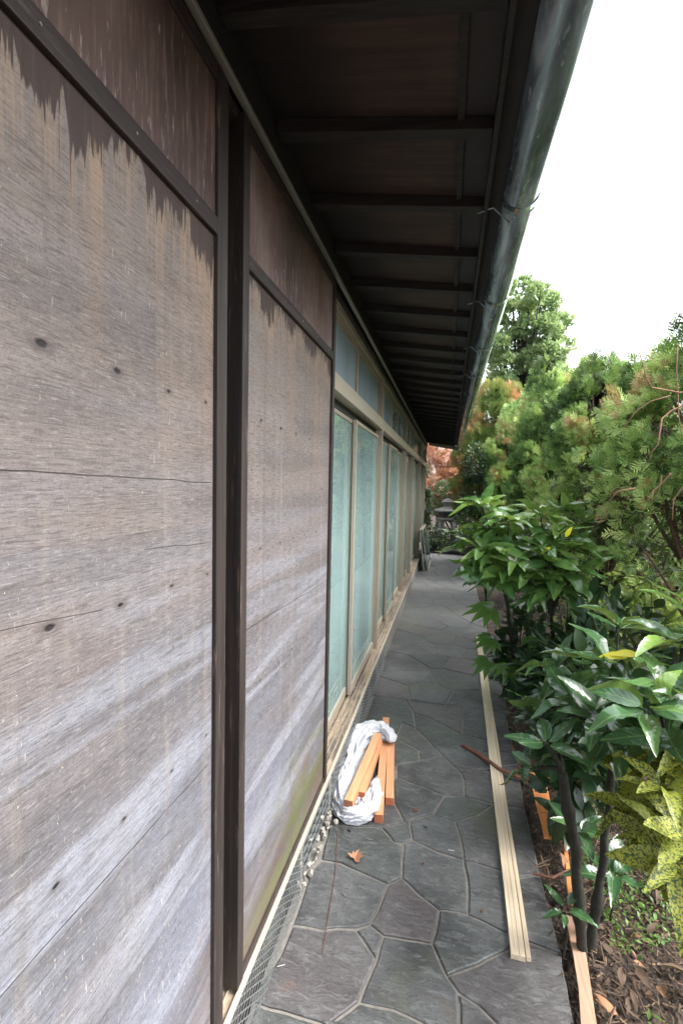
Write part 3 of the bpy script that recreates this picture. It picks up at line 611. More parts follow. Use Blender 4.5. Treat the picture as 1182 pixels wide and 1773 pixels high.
# gutter: half round channel with rolled rim, joint bands, hangers
gx, gz, gr_ = .189, 2.528, .054
gm = MB(); n = 18; ang = [math.pi*(1.0+k/n) for k in range(n+1)]
prof = [(gx+gr_*math.cos(a_), gz+gr_*math.sin(a_)) for a_ in ang]+[(gx+gr_+.004, gz+.004), (gx+gr_+.001, gz+.008), (gx+gr_-.004, gz+.003)]+[(gx+(gr_-.004)*math.cos(a_), gz+(gr_-.004)*math.sin(a_)) for a_ in ang[::-1]]
ys = list(np.linspace(HY0, RY+.04, 60)); vs = []; L_ = len(prof)
for y_ in ys:
    for (x_, z_) in prof: vs.append((x_+.0015*math.sin(y_*3.1), y_, z_+.002*math.sin(y_*2.3)))
fs = [(i*L_+k, i*L_+(k+1) % L_, (i+1)*L_+(k+1) % L_, (i+1)*L_+k) for i in range(len(ys)-1) for k in range(L_)]+[tuple(range(L_)), tuple((len(ys)-1)*L_+k for k in range(L_))[::-1]]
gm.add(vs, fs); gut = gm.build('gutter', M_gutter, house, smooth=True)
def gy(px): return float(D(860, px, 1)[1])
hang = [.40, 1.58, 2.35, 3.1, 3.85, 4.6, 5.35, 6.1, 6.85, 7.6, 8.35, 9.1, 9.85, 10.6]
for k, y_ in enumerate(hang):
    if True:
        m_ = MB(); R2 = gr_+.003
        vs = []; 
        for yy_ in (y_-.013, y_+.013):
            for a_ in ang: vs.append((gx+R2*math.cos(a_), yy_, gz+R2*math.sin(a_)))
        for yy_ in (y_-.013, y_+.013):
            for a_ in ang: vs.append((gx+(R2-.0025)*math.cos(a_), yy_, gz+(R2-.0025)*math.sin(a_)))
        q = n+1; fs = [(i, i+1, q+i+1, q+i) for i in range(n)]+[(2*q+i, i, i+1, 2*q+i+1) for i in range(n)]+[(q+i, q+i+1, 3*q+i+1, 3*q+i) for i in range(n)]
        m_.add(vs, fs); m_.build('joint_band', M_gutter, gut, smooth=True)
    m_ = MB(); yk = y_+.03
    pts_ = [(XF+.02, yk, gz-.01), (gx-.07, yk, gz-.03)]+[(gx+(gr_+.001)*math.cos(a_), yk, gz+(gr_+.001)*math.sin(a_)) for a_ in ang[2:-3]]+[(gx+gr_+.006, yk, gz+.012)]
    m_.tube([(XF-.02, yk-.0, zs(XF)-.05), (XF+.03, yk, gz-.02), (gx-.03, yk, gz-.072), (gx-.02, yk-.03, gz-.074)], .0028, 6)
    m_.tube(pts_[2:-1], .0022, 6); m_.build('gutter_hanger', M_gutter, gut, smooth=True)
MB().tube([(XF+.03, RY-.35, gz-.06), (XF+.02, RY-.35, gz-.10), (XF-.02, RY-.34, gz-.10), (XF-.02, RY-.34, gz-.02)], .012, 8).build('pipe_elbow', M_aluL, house, smooth=True)

# ================================================================ LOOSE THINGS ON THE PATH
def single(o, label, cat, group=None):
    recenter(o); o['label'] = label; o['category'] = cat
    if group: o['group'] = group
    return o
def timber(p, q, w, h, label, name='timber', mats=(None, None)):
    """square sawn length from p to q, end faces darker"""
    m = MB(); m.beam(p, q, w, h); m.mi = [1, 1, 0, 0, 0, 0]
    o = m.build(name, [mats[0] or M_timber, mats[1] or M_timberE], None, bevel=.0015); return o
TG = 'fresh sawn timbers in the bundle by the wall'
def gp(x, y, z): return tuple(G(x, y, z))
S_ = .042
single(timber(gp(674, 1388, .022), gp(677, 1268, .022), S_*.98, .04, ''), 'short square orange timber furthest from the wall, lying on bare slabs', 'timber', TG)
single(timber(gp(655, 1418, .022), gp(668, 1247, .022), S_, .043, ''), 'long orange timber between the outer short one and the white cloth, end nearest the camera', 'timber', TG)
single(timber(gp(603, 1393, .075), gp(654, 1275, .115), S_, .043, ''), 'orange timber lying on top of the white cloth, closest to the wall', 'timber', TG)
single(timber(gp(625, 1378, .060), gp(656, 1285, .072), S_*.9, .04, ''), 'orange timber half wrapped in the white cloth with its end sunk in a fold', 'timber', TG)
# crumpled cloth: gathered fabric lying in a C round the timbers
M_cloth = m_plain('white_cloth', (.50, .51, .55), .85, 30, .04, .25)
def spline(P, n):
    P = [np.array(p, float) for p in P]; P = [2*P[0]-P[1]]+P+[2*P[-1]-P[-2]]; out = []
    for i in range(1, len(P)-2):
        for k in range(n):
            t = k/n; out.append(.5*((2*P[i])+(P[i+1]-P[i-1])*t+(2*P[i-1]-5*P[i]+4*P[i+1]-P[i+2])*t*t+(3*P[i]-P[i-1]-3*P[i+1]+P[i+2])*t**3))
    return out+[P[-2]]
def gather(path, seed, n=110, st=16, flat=.8):
    """path rows: px, py, z, radius"""
    C = spline([tuple(G(x, y, z))+(r_,) for x, y, z, r_ in path], st); m = len(C); vs = []; prev = np.array([0, 0, 1.])
    for i, c in enumerate(C):
        d = C[min(i+1, m-1)][:3]-C[max(i-1, 0)][:3]; d = nrm(d); a_ = nrm(np.cross(d, prev)); b_ = np.cross(a_, d); s_ = i/st
        for k in range(n):
            th = 2*math.pi*k/n; ux, uy = math.cos(th), math.sin(th)
            q1 = mnoise.noise(Vector((ux*1.3+seed, uy*1.3, s_*.42))); q2 = mnoise.noise(Vector((ux*2.1+s_*.35, uy*2.1+seed, s_*.55+3))); q3 = mnoise.noise(Vector((ux*3.4, uy*3.4+s_*.5, s_*.9+seed)))
            f_ = 1.08+.6*q1+.42*max(0, 1-3.2*abs(q2))-.14+.26*max(0, 1-4.5*abs(q3))-.05+.045*(1-5*abs(mnoise.noise(Vector((ux*6+seed, uy*6, s_*3.2)))))
            w_ = mnoise.noise(Vector((s_*2.1, seed, ux)))*.15
            p = c[:3]+(a_*math.cos(th+w_)+b_*math.sin(th+w_)*flat)*c[3]*f_; p[2] = max(p[2], .004+.002*abs(q3)); vs.append(p)
    fs = [(i*n+k, i*n+(k+1) % n, (i+1)*n+(k+1) % n, (i+1)*n+k) for i in range(m-1) for k in range(n)]+[tuple(range(n))[::-1], tuple((m-1)*n+k for k in range(n))]
    return vs, fs
cm = MB()
cm.add(*gather([(676, 1284, .075, .010), (672, 1274, .078, .040), (656, 1268, .080, .056), (634, 1276, .072, .060), (616, 1294, .058, .056), (605, 1320, .046, .050), (597, 1348, .040, .048), (591, 1375, .034, .044), (590, 1396, .030, .040), (600, 1409, .026, .040), (620, 1410, .026, .040), (638, 1400, .028, .040), (646, 1382, .030, .036), (650, 1362, .028, .026), (655, 1345, .026, .010)], 2.3))
cm.add(*gather([(652, 1295, .05, .012), (640, 1310, .035, .040), (626, 1345, .025, .045), (616, 1378, .022, .045), (622, 1398, .02, .02)], 7.7, 70))
cloth_o = cm.build('crumpled_cloth', M_cloth, None, smooth=True)
single(cloth_o, 'crumpled bright white cloth wrapped round orange timbers beside the wall', 'cloth')
# long planks
def longplank(pa, pb, w, h, z, label, lip=0, off=0.0, mats=M_plank, name='plank'):
    a_ = np.array(G(*pa, z)); b_ = np.array(G(*pb, z)); d = nrm(b_-a_); s_ = np.cross(d, (0, 0, 1)); a_ = a_+s_*off; b_ = b_+s_*off; m = MB()
    N = 24; prof = [(-w/2, -h/2), (w/2, -h/2), (w/2, h/2-.001), (w/2-.001, h/2), (w*.14, h/2), (w*.13, h/2-.0018), (w*.10, h/2-.0018), (w*.09, h/2), (-w*.2, h/2), (-w*.21, h/2-.001), (-w*.23, h/2-.001), (-w*.24, h/2), (-w/2+.001, h/2), (-w/2, h/2-.001)]
    vs = []; L_ = len(prof)
    for i in range(N+1):
        c = a_+(b_-a_)*i/N
        for x_, z_ in prof: vs.append(c+s_*(x_+.0012*math.sin(i*.7))+np.array([0, 0, z_]))
    fs = [(i*L_+k, i*L_+(k+1) % L_, (i+1)*L_+(k+1) % L_, (i+1)*L_+k) for i in range(N) for k in range(L_)]+[tuple(range(L_))[::-1], tuple(N*L_+k for k in range(L_))]
    m.add(vs, fs); return single(m.build(name, mats), label, 'plank')
longplank((898, 1659), (827.5, 1100), .046, .018, .014, 'wide pale pine plank lying lengthwise near the planting edge of the path', off=-.003)
longplank((912, 1661), (835, 1130), .015, .014, .012, 'thin pale batten lying tight along the planting side of the wide pine plank', off=.005)
# sticks and broken wood beside the path
def stick(pts, w, h, mat, label, cat='stick', name='stick', seed=1, taper=True):
    m = MB(); P = [np.array(p, float) for p in pts]; n_ = len(P); vs = []
    for i, p in enumerate(P):
        d = P[min(i+1, n_-1)]-P[max(0, i-1)]; d = nrm(d); s_ = nrm(np.cross(d, (0, 0, 1))); u_ = np.cross(s_, d); k = (1-.5*abs(i/(n_-1)-.35)) if taper else 1
        for a_, b_ in ((-1, -1), (1, -1), (1.05, .9), (-.9, 1)): vs.append(p+s_*a_*w/2*k*(1+.1*math.sin(i*2.1+seed))+u_*b_*h/2)
    fs = [(i*4+k, i*4+(k+1) % 4, (i+1)*4+(k+1) % 4, (i+1)*4+k) for i in range(n_-1) for k in range(4)]+[(3, 2, 1, 0), tuple((n_-1)*4+k for k in range(4))]
    m.add(vs, fs); return single(m.build(name, mat, None, bevel=.001), label, cat)
stick([gp(800, 1290, .01), gp(830, 1306, .02), gp(862, 1330, .03), gp(895, 1345, .03), gp(935, 1352, .02)], .022, .014, M_redst, 'long dark reddish stick running under the pale plank into the planting')
stick([gp(908, 1339, .04), gp(945, 1345, .045), gp(985, 1350, .04)], .026, .012, M_orange, 'flat bright orange strip of split wood lying crosswise under the shrub leaves', 'split wood', 'split_wood')
stick([gp(934, 1362, .03), gp(942, 1400, .035), gp(950, 1430, .035), gp(957, 1453, .03)], .07, .012, M_orange, 'broad orange wedge of split wood left of the shrub trunk', 'split wood', 'split_wood', taper=False)
stick([gp(978, 1465, .02), gp(982, 1500, .02), gp(985, 1540, .02), gp(990, 1565, .02)], .018, .016, M_orange, 'narrow splintered orange strip beside the foot of the trunk', 'split wood', 'split_wood', 3)
stick([gp(990, 1590, .02), gp(1004, 1660, .02), gp(1013, 1720, .02), gp(1022, 1800, .02)], .042, .016, M_edge, 'worn pinkish plank along the soil edge at the bottom of the view', 'plank', 'edging_plank', taper=False)
stick([gp(922, 1512, .02), gp(955, 1520, .03), (G(985, 1505, .03))], .010, .006, M_redst, 'short thin dark stick lying across the path edge near the trunk')
stick([gp(884, 1288, .03), gp(900, 1330, .02), gp(915, 1362, .015)], .010, .008, M_redst, 'thin dark stick leaning towards the long reddish one among bark chips')
# small bits
def bit(px, py, L, w, mat, label, cat, name, ang=0, z=.008):
    p = np.array(G(px, py, z)); d = np.array([math.cos(ang), math.sin(ang), 0])*L/2
    o = MB().beam(p-d, p+d, w, w*.8).build(name, mat, None, bevel=w*.15); return single(o, label, cat)
NG = 'small steel nails dropped on the slabs'
for (px, py, a_, lb) in [(640, 1453, 0, 'tiny bright nail just in front of the long timber end'), (594, 1547, -.6, 'tiny bright nail between the brown leaf and the rust stain'), (780, 1472, .1, 'tiny bright nail near the middle of the path'), (486, 1672, .5, 'tiny bright nail beside the mesh base at lower left')]:
    p = np.array(G(px, py, .007)); d = np.array([math.cos(a_), math.sin(a_), 0])*.012
    single(MB().tube([p-d, p+d], .0014, 6).tube([p+d, p+d*1.1], .003, 6).build('nail', M_steel), lb, 'nail', NG)
bit(719, 1403, .022, .013, M_redst, 'small red brown chip of wood on the slabs right of the timbers', 'wood chip', 'wood_chip', .3)
bit(732, 1494, .010, .007, M_twig, 'little brown crumb on the slab in the middle of the path', 'crumb', 'wood_crumb', .3)
bit(834, 1577, .012, .008, M_twig, 'little brown crumb left of the long plank', 'crumb', 'wood_crumb', 1)
bit(604, 1438, .018, .007, M_black, 'small black scrap beside the cloth bundle', 'scrap', 'black_scrap', -.4)
bit(736, 1432, .018, .004, M_black, 'thin curled black scrap on the slabs below the wood chip', 'scrap', 'black_scrap', -.5)
single(lump(G(581, 1423, .012), .013, 3, M_grav, 'mortar_lump', sub=2, sq=(1.1, 1, .9)), 'pale lump of mortar between the vent and the white cloth', 'mortar lump')
p0 = [G(558, 1655), G(570, 1580), G(580, 1520), G(585, 1440)]
single(MB().tube([(p[0], p[1], .008) for p in p0], .0012, 5).build('dry_stalk', M_redst), 'long thin red brown stalk lying along the slabs near the wall', 'stalk')
# curled brown leaf
P = [(0, 0), (.012, -.018), (.03, -.022), (.026, -.005), (.045, .004), (.03, .012), (.034, .03), (.02, .024), (.012, .052), (0, .03), (-.012, .034), (-.01, .018), (-.03, .012), (-.012, 0)]
c0 = np.array(G(612, 1489, .006)); vs = []
for x_, y_ in P: vs.append((c0[0]+x_, c0[1]+y_, c0[2]+.008+8*x_*x_+.3*abs(x_)*.3))
vs.append((c0[0]+.005, c0[1]+.012, c0[2])); m_ = MB().add(vs, [(i, (i+1) % len(P), len(P)) for i in range(len(P))])
M_bleaf = m_plain('dry_brown_leaf', (.40, .20, .11), .8, 60, .3, .4)
single(m_.build('fallen_leaf', M_bleaf), 'curled dry brown leaf on the dark slab near the vent', 'leaf')

# leaning glass sashes at the far end
for k, (ya, xb, lb) in enumerate([(8.55, -.40, 'glazed panel leaning on the far wall, inner one of two'), (8.62, -.33, 'glazed panel leaning on the far wall, outer one facing the path')]):
    e = empty('glass_panel', (xb, ya, 0), lb, 'glass panel', 'loose glass panels leaning at the far end'); xt = -.495+.035*k
    yb = ya+1.25; h_ = .76
    def q(y, t_, o=0.0): return np.array([xb+(xt-xb)*t_+o, y, .012+h_*t_])
    MB().beam(q(ya, 1), q(yb, 1), .022, .028).build('rail', M_plank, e); MB().beam(q(ya, 0), q(yb, 0), .018, .02).build('rail', M_plank, e)
    [MB().beam(q(y_, .02), q(y_, .98), .022, .018, (0, 1, 0)).build('stile', M_alu, e) for y_ in (ya+.012, yb-.012)]
    MB().add([q(ya+.02, .03), q(yb-.02, .03), q(yb-.02, .97), q(ya+.02, .97), q(ya+.02, .03, -.004), q(yb-.02, .03, -.004), q(yb-.02, .97, -.004), q(ya+.02, .97, -.004)], [(0, 1, 2, 3), (7, 6, 5, 4), (0, 4, 5, 1), (1, 5, 6, 2), (2, 6, 7, 3), (3, 7, 4, 0)]).build('glass_pane', M_glass, e)

# stone lantern
def lathe(prof, c, n=24, m=None, wob=0):
    m = m or MB(); vs = []
    for r_, z_ in prof:
        for k in range(n): a_ = 2*math.pi*k/n; vs.append((c[0]+r_*math.cos(a_), c[1]+r_*math.sin(a_), z_))
    L_ = len(prof); fs = [(i*n+k, i*n+(k+1) % n, (i+1)*n+(k+1) % n, (i+1)*n+k) for i in range(L_-1) for k in range(n)]
    fs += [tuple(range(n))[::-1], tuple((L_-1)*n+k for k in range(n))]; return m.add(vs, fs)
LY = 11.6; lc = D(774, 900, LY); lx = float(lc[0])
zpx = lambda py: float(D(802, py, LY)[2])
lan = empty('stone_lantern', (lx, LY, 0), 'grey stone lantern with a wide low roof at the far end of the path', 'lantern')
sc = LY/790
lathe([(.0, zpx(864)+.02), (.10, zpx(866)), (.17, zpx(870)), (.02, zpx(871))][::-1], (lx, LY)).build('finial', M_stone, lan)
lathe([(.10, zpx(881)), (.10, zpx(870))], (lx, LY), 12).build('neck', M_stone, lan)
lathe([(.20, zpx(887)), (.34, zpx(886.5)), (.345, zpx(884.5)), (.17, zpx(879.5)), (.08, zpx(877))], (lx, LY), 6).build('roof', M_stone, lan)
lathe([(.20, zpx(897)), (.20, zpx(886.5))], (lx, LY), 6).build('light_box', M_rock, lan)
lathe([(.22, zpx(902)), (.30, zpx(900)), (.30, zpx(898)), (.2, zpx(897))], (lx, LY), 6).build('platform', M_stone, lan)
for k in range(4):
    a_ = math.pi/4+k*math.pi/2; MB().tube([(lx+.18*math.cos(a_), LY+.18*math.sin(a_), zpx(902)), (lx+.26*math.cos(a_), LY+.26*math.sin(a_), .3), (lx+.24*math.cos(a_), LY+.24*math.sin(a_), -.05)], [.06, .075, .06], 8).build('leg', M_stone, lan, smooth=True)
single(lump((lx+.55, LY-.5, .18), .34, 4, M_rock, 'garden_rock', sq=(1.5, .8, .8)), 'large dark rock in front of the stone lantern', 'rock')
single(lump((lx-.42, LY-.1, .10), .17, 9, M_rock, 'garden_rock', sq=(1.2, .8, .8)), 'smaller dark rock left of the stone lantern', 'rock')
pc = G(765, 957); pot = MB(); lathe([(.035, 0), (.055, .10), (.06, .10), (.06, .12), (.03, .125), (.045, .16), (.0, .17)], (pc[0], pc[1]), 14, pot)
M_terra = m_plain('terracotta', (.50, .20, .11), .8)
single(pot.build('clay_pot', M_terra, None, smooth=True), 'little orange clay pot at the far end of the path', 'pot')

# ================================================================ PLANTS
def rdir(n):
    v_ = rng.normal(size=(n, 3)); return nrm(v_)
def grid_leaf(L=1.0, Wd=.42, seg=6, fold=.18, droop=.22, teeth=.03, peak=.45):
    """pointed oval leaf with midrib fold, base at origin, length along +y, triangles"""
    vs = []; 
    for i in range(seg+1):
        t_ = i/seg; w_ = Wd/2*(math.sin(math.pi*t_**(.75 if peak < .5 else 1.1))**.8 if 0 < t_ < 1 else 0)+.004
        z_ = -droop*t_*t_; y_ = L*t_; tt = teeth*(1 if t_ > .35 and i < seg else 0)*(1 if i % 2 else -.6)
        vs += [(-w_-tt, y_-tt*.5, z_+fold*w_), (0, y_, z_), (w_+tt, y_-tt*.5, z_+fold*w_)]
    fs = []
    for i in range(seg):
        for k in (0, 1):
            a_, b_, c_, d_ = i*3+k, i*3+k+1, i*3+k+4, i*3+k+3; fs += [(a_, b_, c_), (a_, c_, d_)]
    return np.array(vs), np.array(fs)
AUC = grid_leaf(seg=16, teeth=.010, Wd=.40, fold=.22, droop=.28); SMALL = grid_leaf(seg=2, Wd=.5, teeth=0); MED = grid_leaf(seg=4, Wd=.45, teeth=0)
def spray(nt=7, L=1.0, Wd=.07, seed=0):
    """flat feathery twig of scale leaves"""
    rs = np.random.default_rng(seed); vs = []; fs = []
    def blade(p, d, l, w):
        b = len(vs); d = nrm(d); s_ = nrm(np.cross(d, [0, 0, 1.])); z_ = np.array([0, 0, 1.])
        vs.extend([p, p+d*l*.45+s_*w, p+d*l, p+d*l*.45-s_*w+z_*w*.6]); fs.extend([(b, b+1, b+2), (b, b+2, b+3)])
    blade(np.array([0, 0, 0.]), np.array([0, 1., 0]), L, Wd*.8)
    for i in range(nt):
        t_ = (i+.6)/nt; sgn = 1 if i % 2 else -1; a_ = rs.uniform(.5, .95)
        blade(np.array([0, L*t_*.8, 0]), np.array([sgn*math.sin(a_), math.cos(a_), rs.uniform(-.35, .35)]), L*(.55*(1-t_)+.25), Wd)
    return np.array(vs), np.array(fs)
SPR = [spray(9, Wd=.05, seed=k) for k in range(3)]
def crown(blobs, N, shell=.4, gap=.45, gsc=2.2, seed=0, inner=.0):
    """positions + outward directions on overlapping lumps, with noise-driven gaps"""
    B = np.array([b[:3] for b in blobs], float); R = np.array([b[3:6] if len(b) > 5 else (b[3],)*3 for b in blobs], float)
    wgt = (R[:, 0]*R[:, 1]+R[:, 1]*R[:, 2]+R[:, 0]*R[:, 2]); wgt = wgt/wgt.sum(); P = []; Dd = []; tot = 0; it = 0
    while tot < N and it < 40:
        it += 1; k = rng.choice(len(B), N, p=wgt); d = rdir(N); rr = 1-shell*rng.random(N)**1.8
        lump_ = 1+.18*np.sin(d[:, 0]*5+k*1.3)*np.sin(d[:, 1]*4+k)*1+.12*np.sin(d[:, 2]*9+k*2.1)
        p = B[k]+d*R[k]*(rr*lump_)[:, None]
        # drop what sits deep inside another lump
        q = np.min(np.linalg.norm((p[:, None]-B[None])/R[None], axis=2)+(np.arange(len(B))[None] == k[:, None])*9, axis=1); ok = q > .72 if len(B) > 1 else np.ones(N, bool)
        g = np.array([mnoise.noise(Vector(x*gsc+seed))+(.55*mnoise.noise(Vector(x*gsc*2.8-seed)) if gap > .8 else 0) for x in p]); ok &= g > (gap-1)*.6
        P.append(p[ok]); Dd.append(nrm(d[ok]/R[k][ok])); tot += ok.sum()
    return np.concatenate(P)[:N], np.concatenate(Dd)[:N]
def branches(base, tips, r0, mat, name, parent, n=8, sag=.12, twig=0, rmin=.006):
    m = MB(); base = np.array(base, float)
    for tp in tips:
        tp = np.array(tp, float); pts = []; 
        for i in range(n):
            t_ = i/(n-1); w_ = np.array(mnoise.noise_vector(Vector(base+tp*3+Vector((t_*3, 0, 0)))))*sag*math.sin(math.pi*t_)
            pts.append(base*(1-t_)+tp*t_+w_+np.array([0, 0, sag*math.sin(math.pi*t_)]))
        m.tube(pts, [max(rmin, r0*(1-.8*i/(n-1))) for i in range(n)], 5)
        for _ in range(twig):
            j = random.randrange(n//2, n); a_ = pts[j]; b_ = a_+rdir(1)[0]*random.uniform(.1, .35); c_ = b_+rdir(1)[0]*.1; m.tube([a_, b_, c_], [rmin, rmin*.7, rmin*.3], 4)
    return m.build(name, mat, parent)
def juniper(name, base, blobs, N, mat, label, cat='tree', size=.11, up=.75, trunk_r=.07, gap=.5, seed=0, group=None, twigs=5, tips=14, tbias=.0, lean=None, thin=None):
    e = empty(name, base, label, cat, group)
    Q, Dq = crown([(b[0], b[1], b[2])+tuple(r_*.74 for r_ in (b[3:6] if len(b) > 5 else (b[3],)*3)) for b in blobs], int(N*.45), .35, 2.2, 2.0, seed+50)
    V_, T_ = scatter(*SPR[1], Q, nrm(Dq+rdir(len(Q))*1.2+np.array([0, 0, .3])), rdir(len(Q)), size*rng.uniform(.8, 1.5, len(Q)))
    npmesh('dead_twigs_gap_shade', V_, T_, M_inner, e, np.repeat(rng.random(len(Q)), len(SPR[1][0])))
    P, Dd = crown(blobs, N, .26, gap, 2.6, seed)
    if thin: kp = rng.random(len(P)) < np.clip((P[:, 2]-thin)/1.1, .22, 1); P, Dd = P[kp], Dd[kp]
    Vs, Ts, Ti = [], [], []; off = 0
    ch = rng.integers(0, 3, len(P))
    for k in range(3):
        s_ = ch == k; p = P[s_]; n_ = len(p)
        if not n_: continue
        d = nrm(Dd[s_]*.7+np.array([0, 0, up])+rdir(n_)*.5); V_, T_ = scatter(*SPR[k], p, d, nrm(Dd[s_]+rdir(n_)*.6), size*rng.uniform(.6, 1.35, n_))
        nz = np.array([mnoise.noise(Vector(x*1.7+seed)) for x in p]); ti = np.clip(.42+nz*1.0+rng.normal(0, .17, n_)+tbias, 0, 1)
        Vs.append(V_); Ts.append(T_+off); Ti.append(np.repeat(ti, len(SPR[k][0]))); off += len(V_)
    npmesh('crown', np.concatenate(Vs), np.concatenate(Ts), mat, e, np.concatenate(Ti))
    top = max(b[2] for b in blobs); tp = [b[:3] for b in blobs]
    mid = np.mean([b[:3] for b in blobs], 0); b0 = np.array(base)
    tr = MB(); n_ = 7; ends = np.array([mid[0]*.6+b0[0]*.4, mid[1]*.6+b0[1]*.4, top]); pts = []
    for i in range(n_):
        t_ = i/(n_-1); w_ = np.array(mnoise.noise_vector(Vector(b0)+Vector((0, 0, t_*2))))*.12*t_; pts.append(b0*(1-t_)+ends*t_+w_+(np.array([0, 0, -.05]) if i == 0 else 0))
    tr.tube(pts, [trunk_r*(1.25 if i == 0 else 1-.75*i/n_) for i in range(n_)], 9); tr.build('trunk', M_bark, e, smooth=True)
    idx = rng.choice(len(P), min(tips, len(P)), replace=False); m = MB()
    for i in idx:
        t_ = random.uniform(.15, .85); a_ = b0*(1-t_)+ends*t_; b_ = P[i]-Dd[i]*.08; c_ = (a_+b_)/2+np.array([0, 0, random.uniform(-.1, .15)])
        m.tube([a_, (a_+c_)/2, c_, (c_+b_)/2+rdir(1)[0]*.05, b_], [.022, .018, .013, .009, .004], 5)
        for _ in range(twigs):
            s0 = (c_+b_)/2+rdir(1)[0]*.06; s1 = s0+nrm(Dd[i]+rdir(1)[0]*1.3)*random.uniform(.1, .3); m.tube([s0, s1, s1+rdir(1)[0]*.08], [.005, .0035, .0015], 3)
    m.build('branches', M_twig, e); return e
def leafy(name, base, blobs, N, leaf, size, mat, label, cat='shrub', gap=.5, seed=0, trunk_r=.03, tips=8, group=None, up=.3, jitter=.7, tint=(.5, .6), trunk=True, bark=None, shell=.45, tbias=0, gsc=2.2):
    e = empty(name, base, label, cat, group); P, Dd = crown(blobs, N, shell, gap, gsc, seed); n_ = len(P)
    d = nrm(Dd*.8+np.array([0, 0, up])+rdir(n_)*jitter); V_, T_ = scatter(*leaf, P, d, nrm(np.array([0, 0, 1.])+rdir(n_)*.5+Dd*.4), size*rng.uniform(.65, 1.3, n_))
    nz = np.array([mnoise.noise(Vector(x*(1.2/max(.3, size*6))+seed)) for x in P]); ti = np.clip(tint[0]+nz*tint[1]+rng.normal(0, .15, n_)+tbias, 0, 1)
    npmesh('foliage', V_, T_, mat, e, np.repeat(ti, len(leaf[0])))
    if trunk:
        idx = rng.choice(n_, min(tips, n_), replace=False); top = np.mean([b[:3] for b in blobs], 0)
        m = MB(); b0 = np.array(base, float); k0 = b0*.45+top*.55
        m.tube([b0+(0, 0, -.05), b0*.7+top*.3+rdir(1)[0]*.03, k0], [trunk_r*1.2, trunk_r, trunk_r*.8], 7)
        for i in idx:
            b_ = P[i]-Dd[i]*size*.4; m.tube([k0 if random.random() < .6 else b0*.7+top*.3, (k0+b_)/2+rdir(1)[0]*.05, b_], [trunk_r*.6, trunk_r*.4, trunk_r*.12], 5)
        m.build('stem', bark or M_bark, e, smooth=True)
    return e

# --- juniper hedge, nearest to farthest
juniper('juniper_tree', (1.62, 3.25, 0), [(1.55, 3.05, 2.0, .50, .5, .55), (1.75, 2.6, 1.9, .5, .5, .6), (1.35, 3.5, 1.65, .40, .45, .45), (1.3, 3.0, 1.35, .30, .35, .30), (1.55, 3.8, 2.1, .4, .45, .5), (2.0, 3.3, 2.2, .6, .6, .6), (1.95, 2.6, 1.2, .4, .4, .4)], 17000, M_jun,
        'nearest juniper at the right edge, with a thick dark trunk and bare twigs', 'tree', .078, .25, .075, .90, 1, 'junipers in the hedge along the path', 7, 70, thin=1.1)
juniper('juniper_tree', (1.55, 4.9, 0), [(1.4, 4.75, 2.05, .45, .5, .62), (1.2, 4.6, 1.4, .36, .45, .5), (1.5, 5.2, 2.25, .5, .5, .6), (1.3, 5.2, 1.6, .45, .5, .55), (1.6, 4.3, 1.5, .4, .4, .4)], 17000, M_jun,
        'second juniper along the hedge, loose crown with dark gaps behind the tall aucuba', 'tree', .082, .45, .07, .90, 4, 'junipers in the hedge along the path', 6, 50, thin=.9)
juniper('juniper_tree', (1.45, 6.8, 0), [(1.28, 6.6, 2.35, .42, .5, .75), (1.15, 6.4, 1.5, .38, .5, .7), (1.5, 7.0, 2.0, .5, .55, .8)], 14000, M_jun,
        'third juniper along the hedge, upright pale green plumes on its top', 'tree', .105, 1.1, .07, .88, 9, 'junipers in the hedge along the path', 5, 24, .12)
juniper('juniper_tree', (1.25, 8.6, 0), [(1.12, 8.4, 2.1, .42, .5, .72), (1.0, 8.3, 1.3, .38, .5, .7), (1.4, 8.9, 2.2, .5, .5, .8)], 12000, M_jun,
        'fourth juniper, paler and feathery, next to the glossy camellia', 'tree', .115, 1.1, .06, .88, 14, 'junipers in the hedge along the path', 5, 20, .15)
juniper('juniper_tree', (1.15, 12.0, 0), [(1.15, 12, 3.2, .75, .7, .8), (.95, 11.9, 2.3, .75, .7, .9), (1.35, 12.1, 2.4, .8, .7, .9), (.75, 12, 1.5, .6, .6, .7)], 12000, M_junB,
        'tall rounded conifer with rusty brown patches under the eave end', 'tree', .16, .8, .09, .6, 21, None, 4, 20)
juniper('juniper_tree', (2.6, 9.8, 0), [(2.0, 9.6, 3.0, .8, .8, .55), (2.6, 9.8, 3.2, .9, .8, .6), (2.2, 9.8, 2.0, .9, .8, 1.0)], 7000, M_jun,
        'smooth topped pale conifer rising behind the hedge against the sky', 'tree', .15, .9, .09, .7, 25, None, 2, 10, .25)
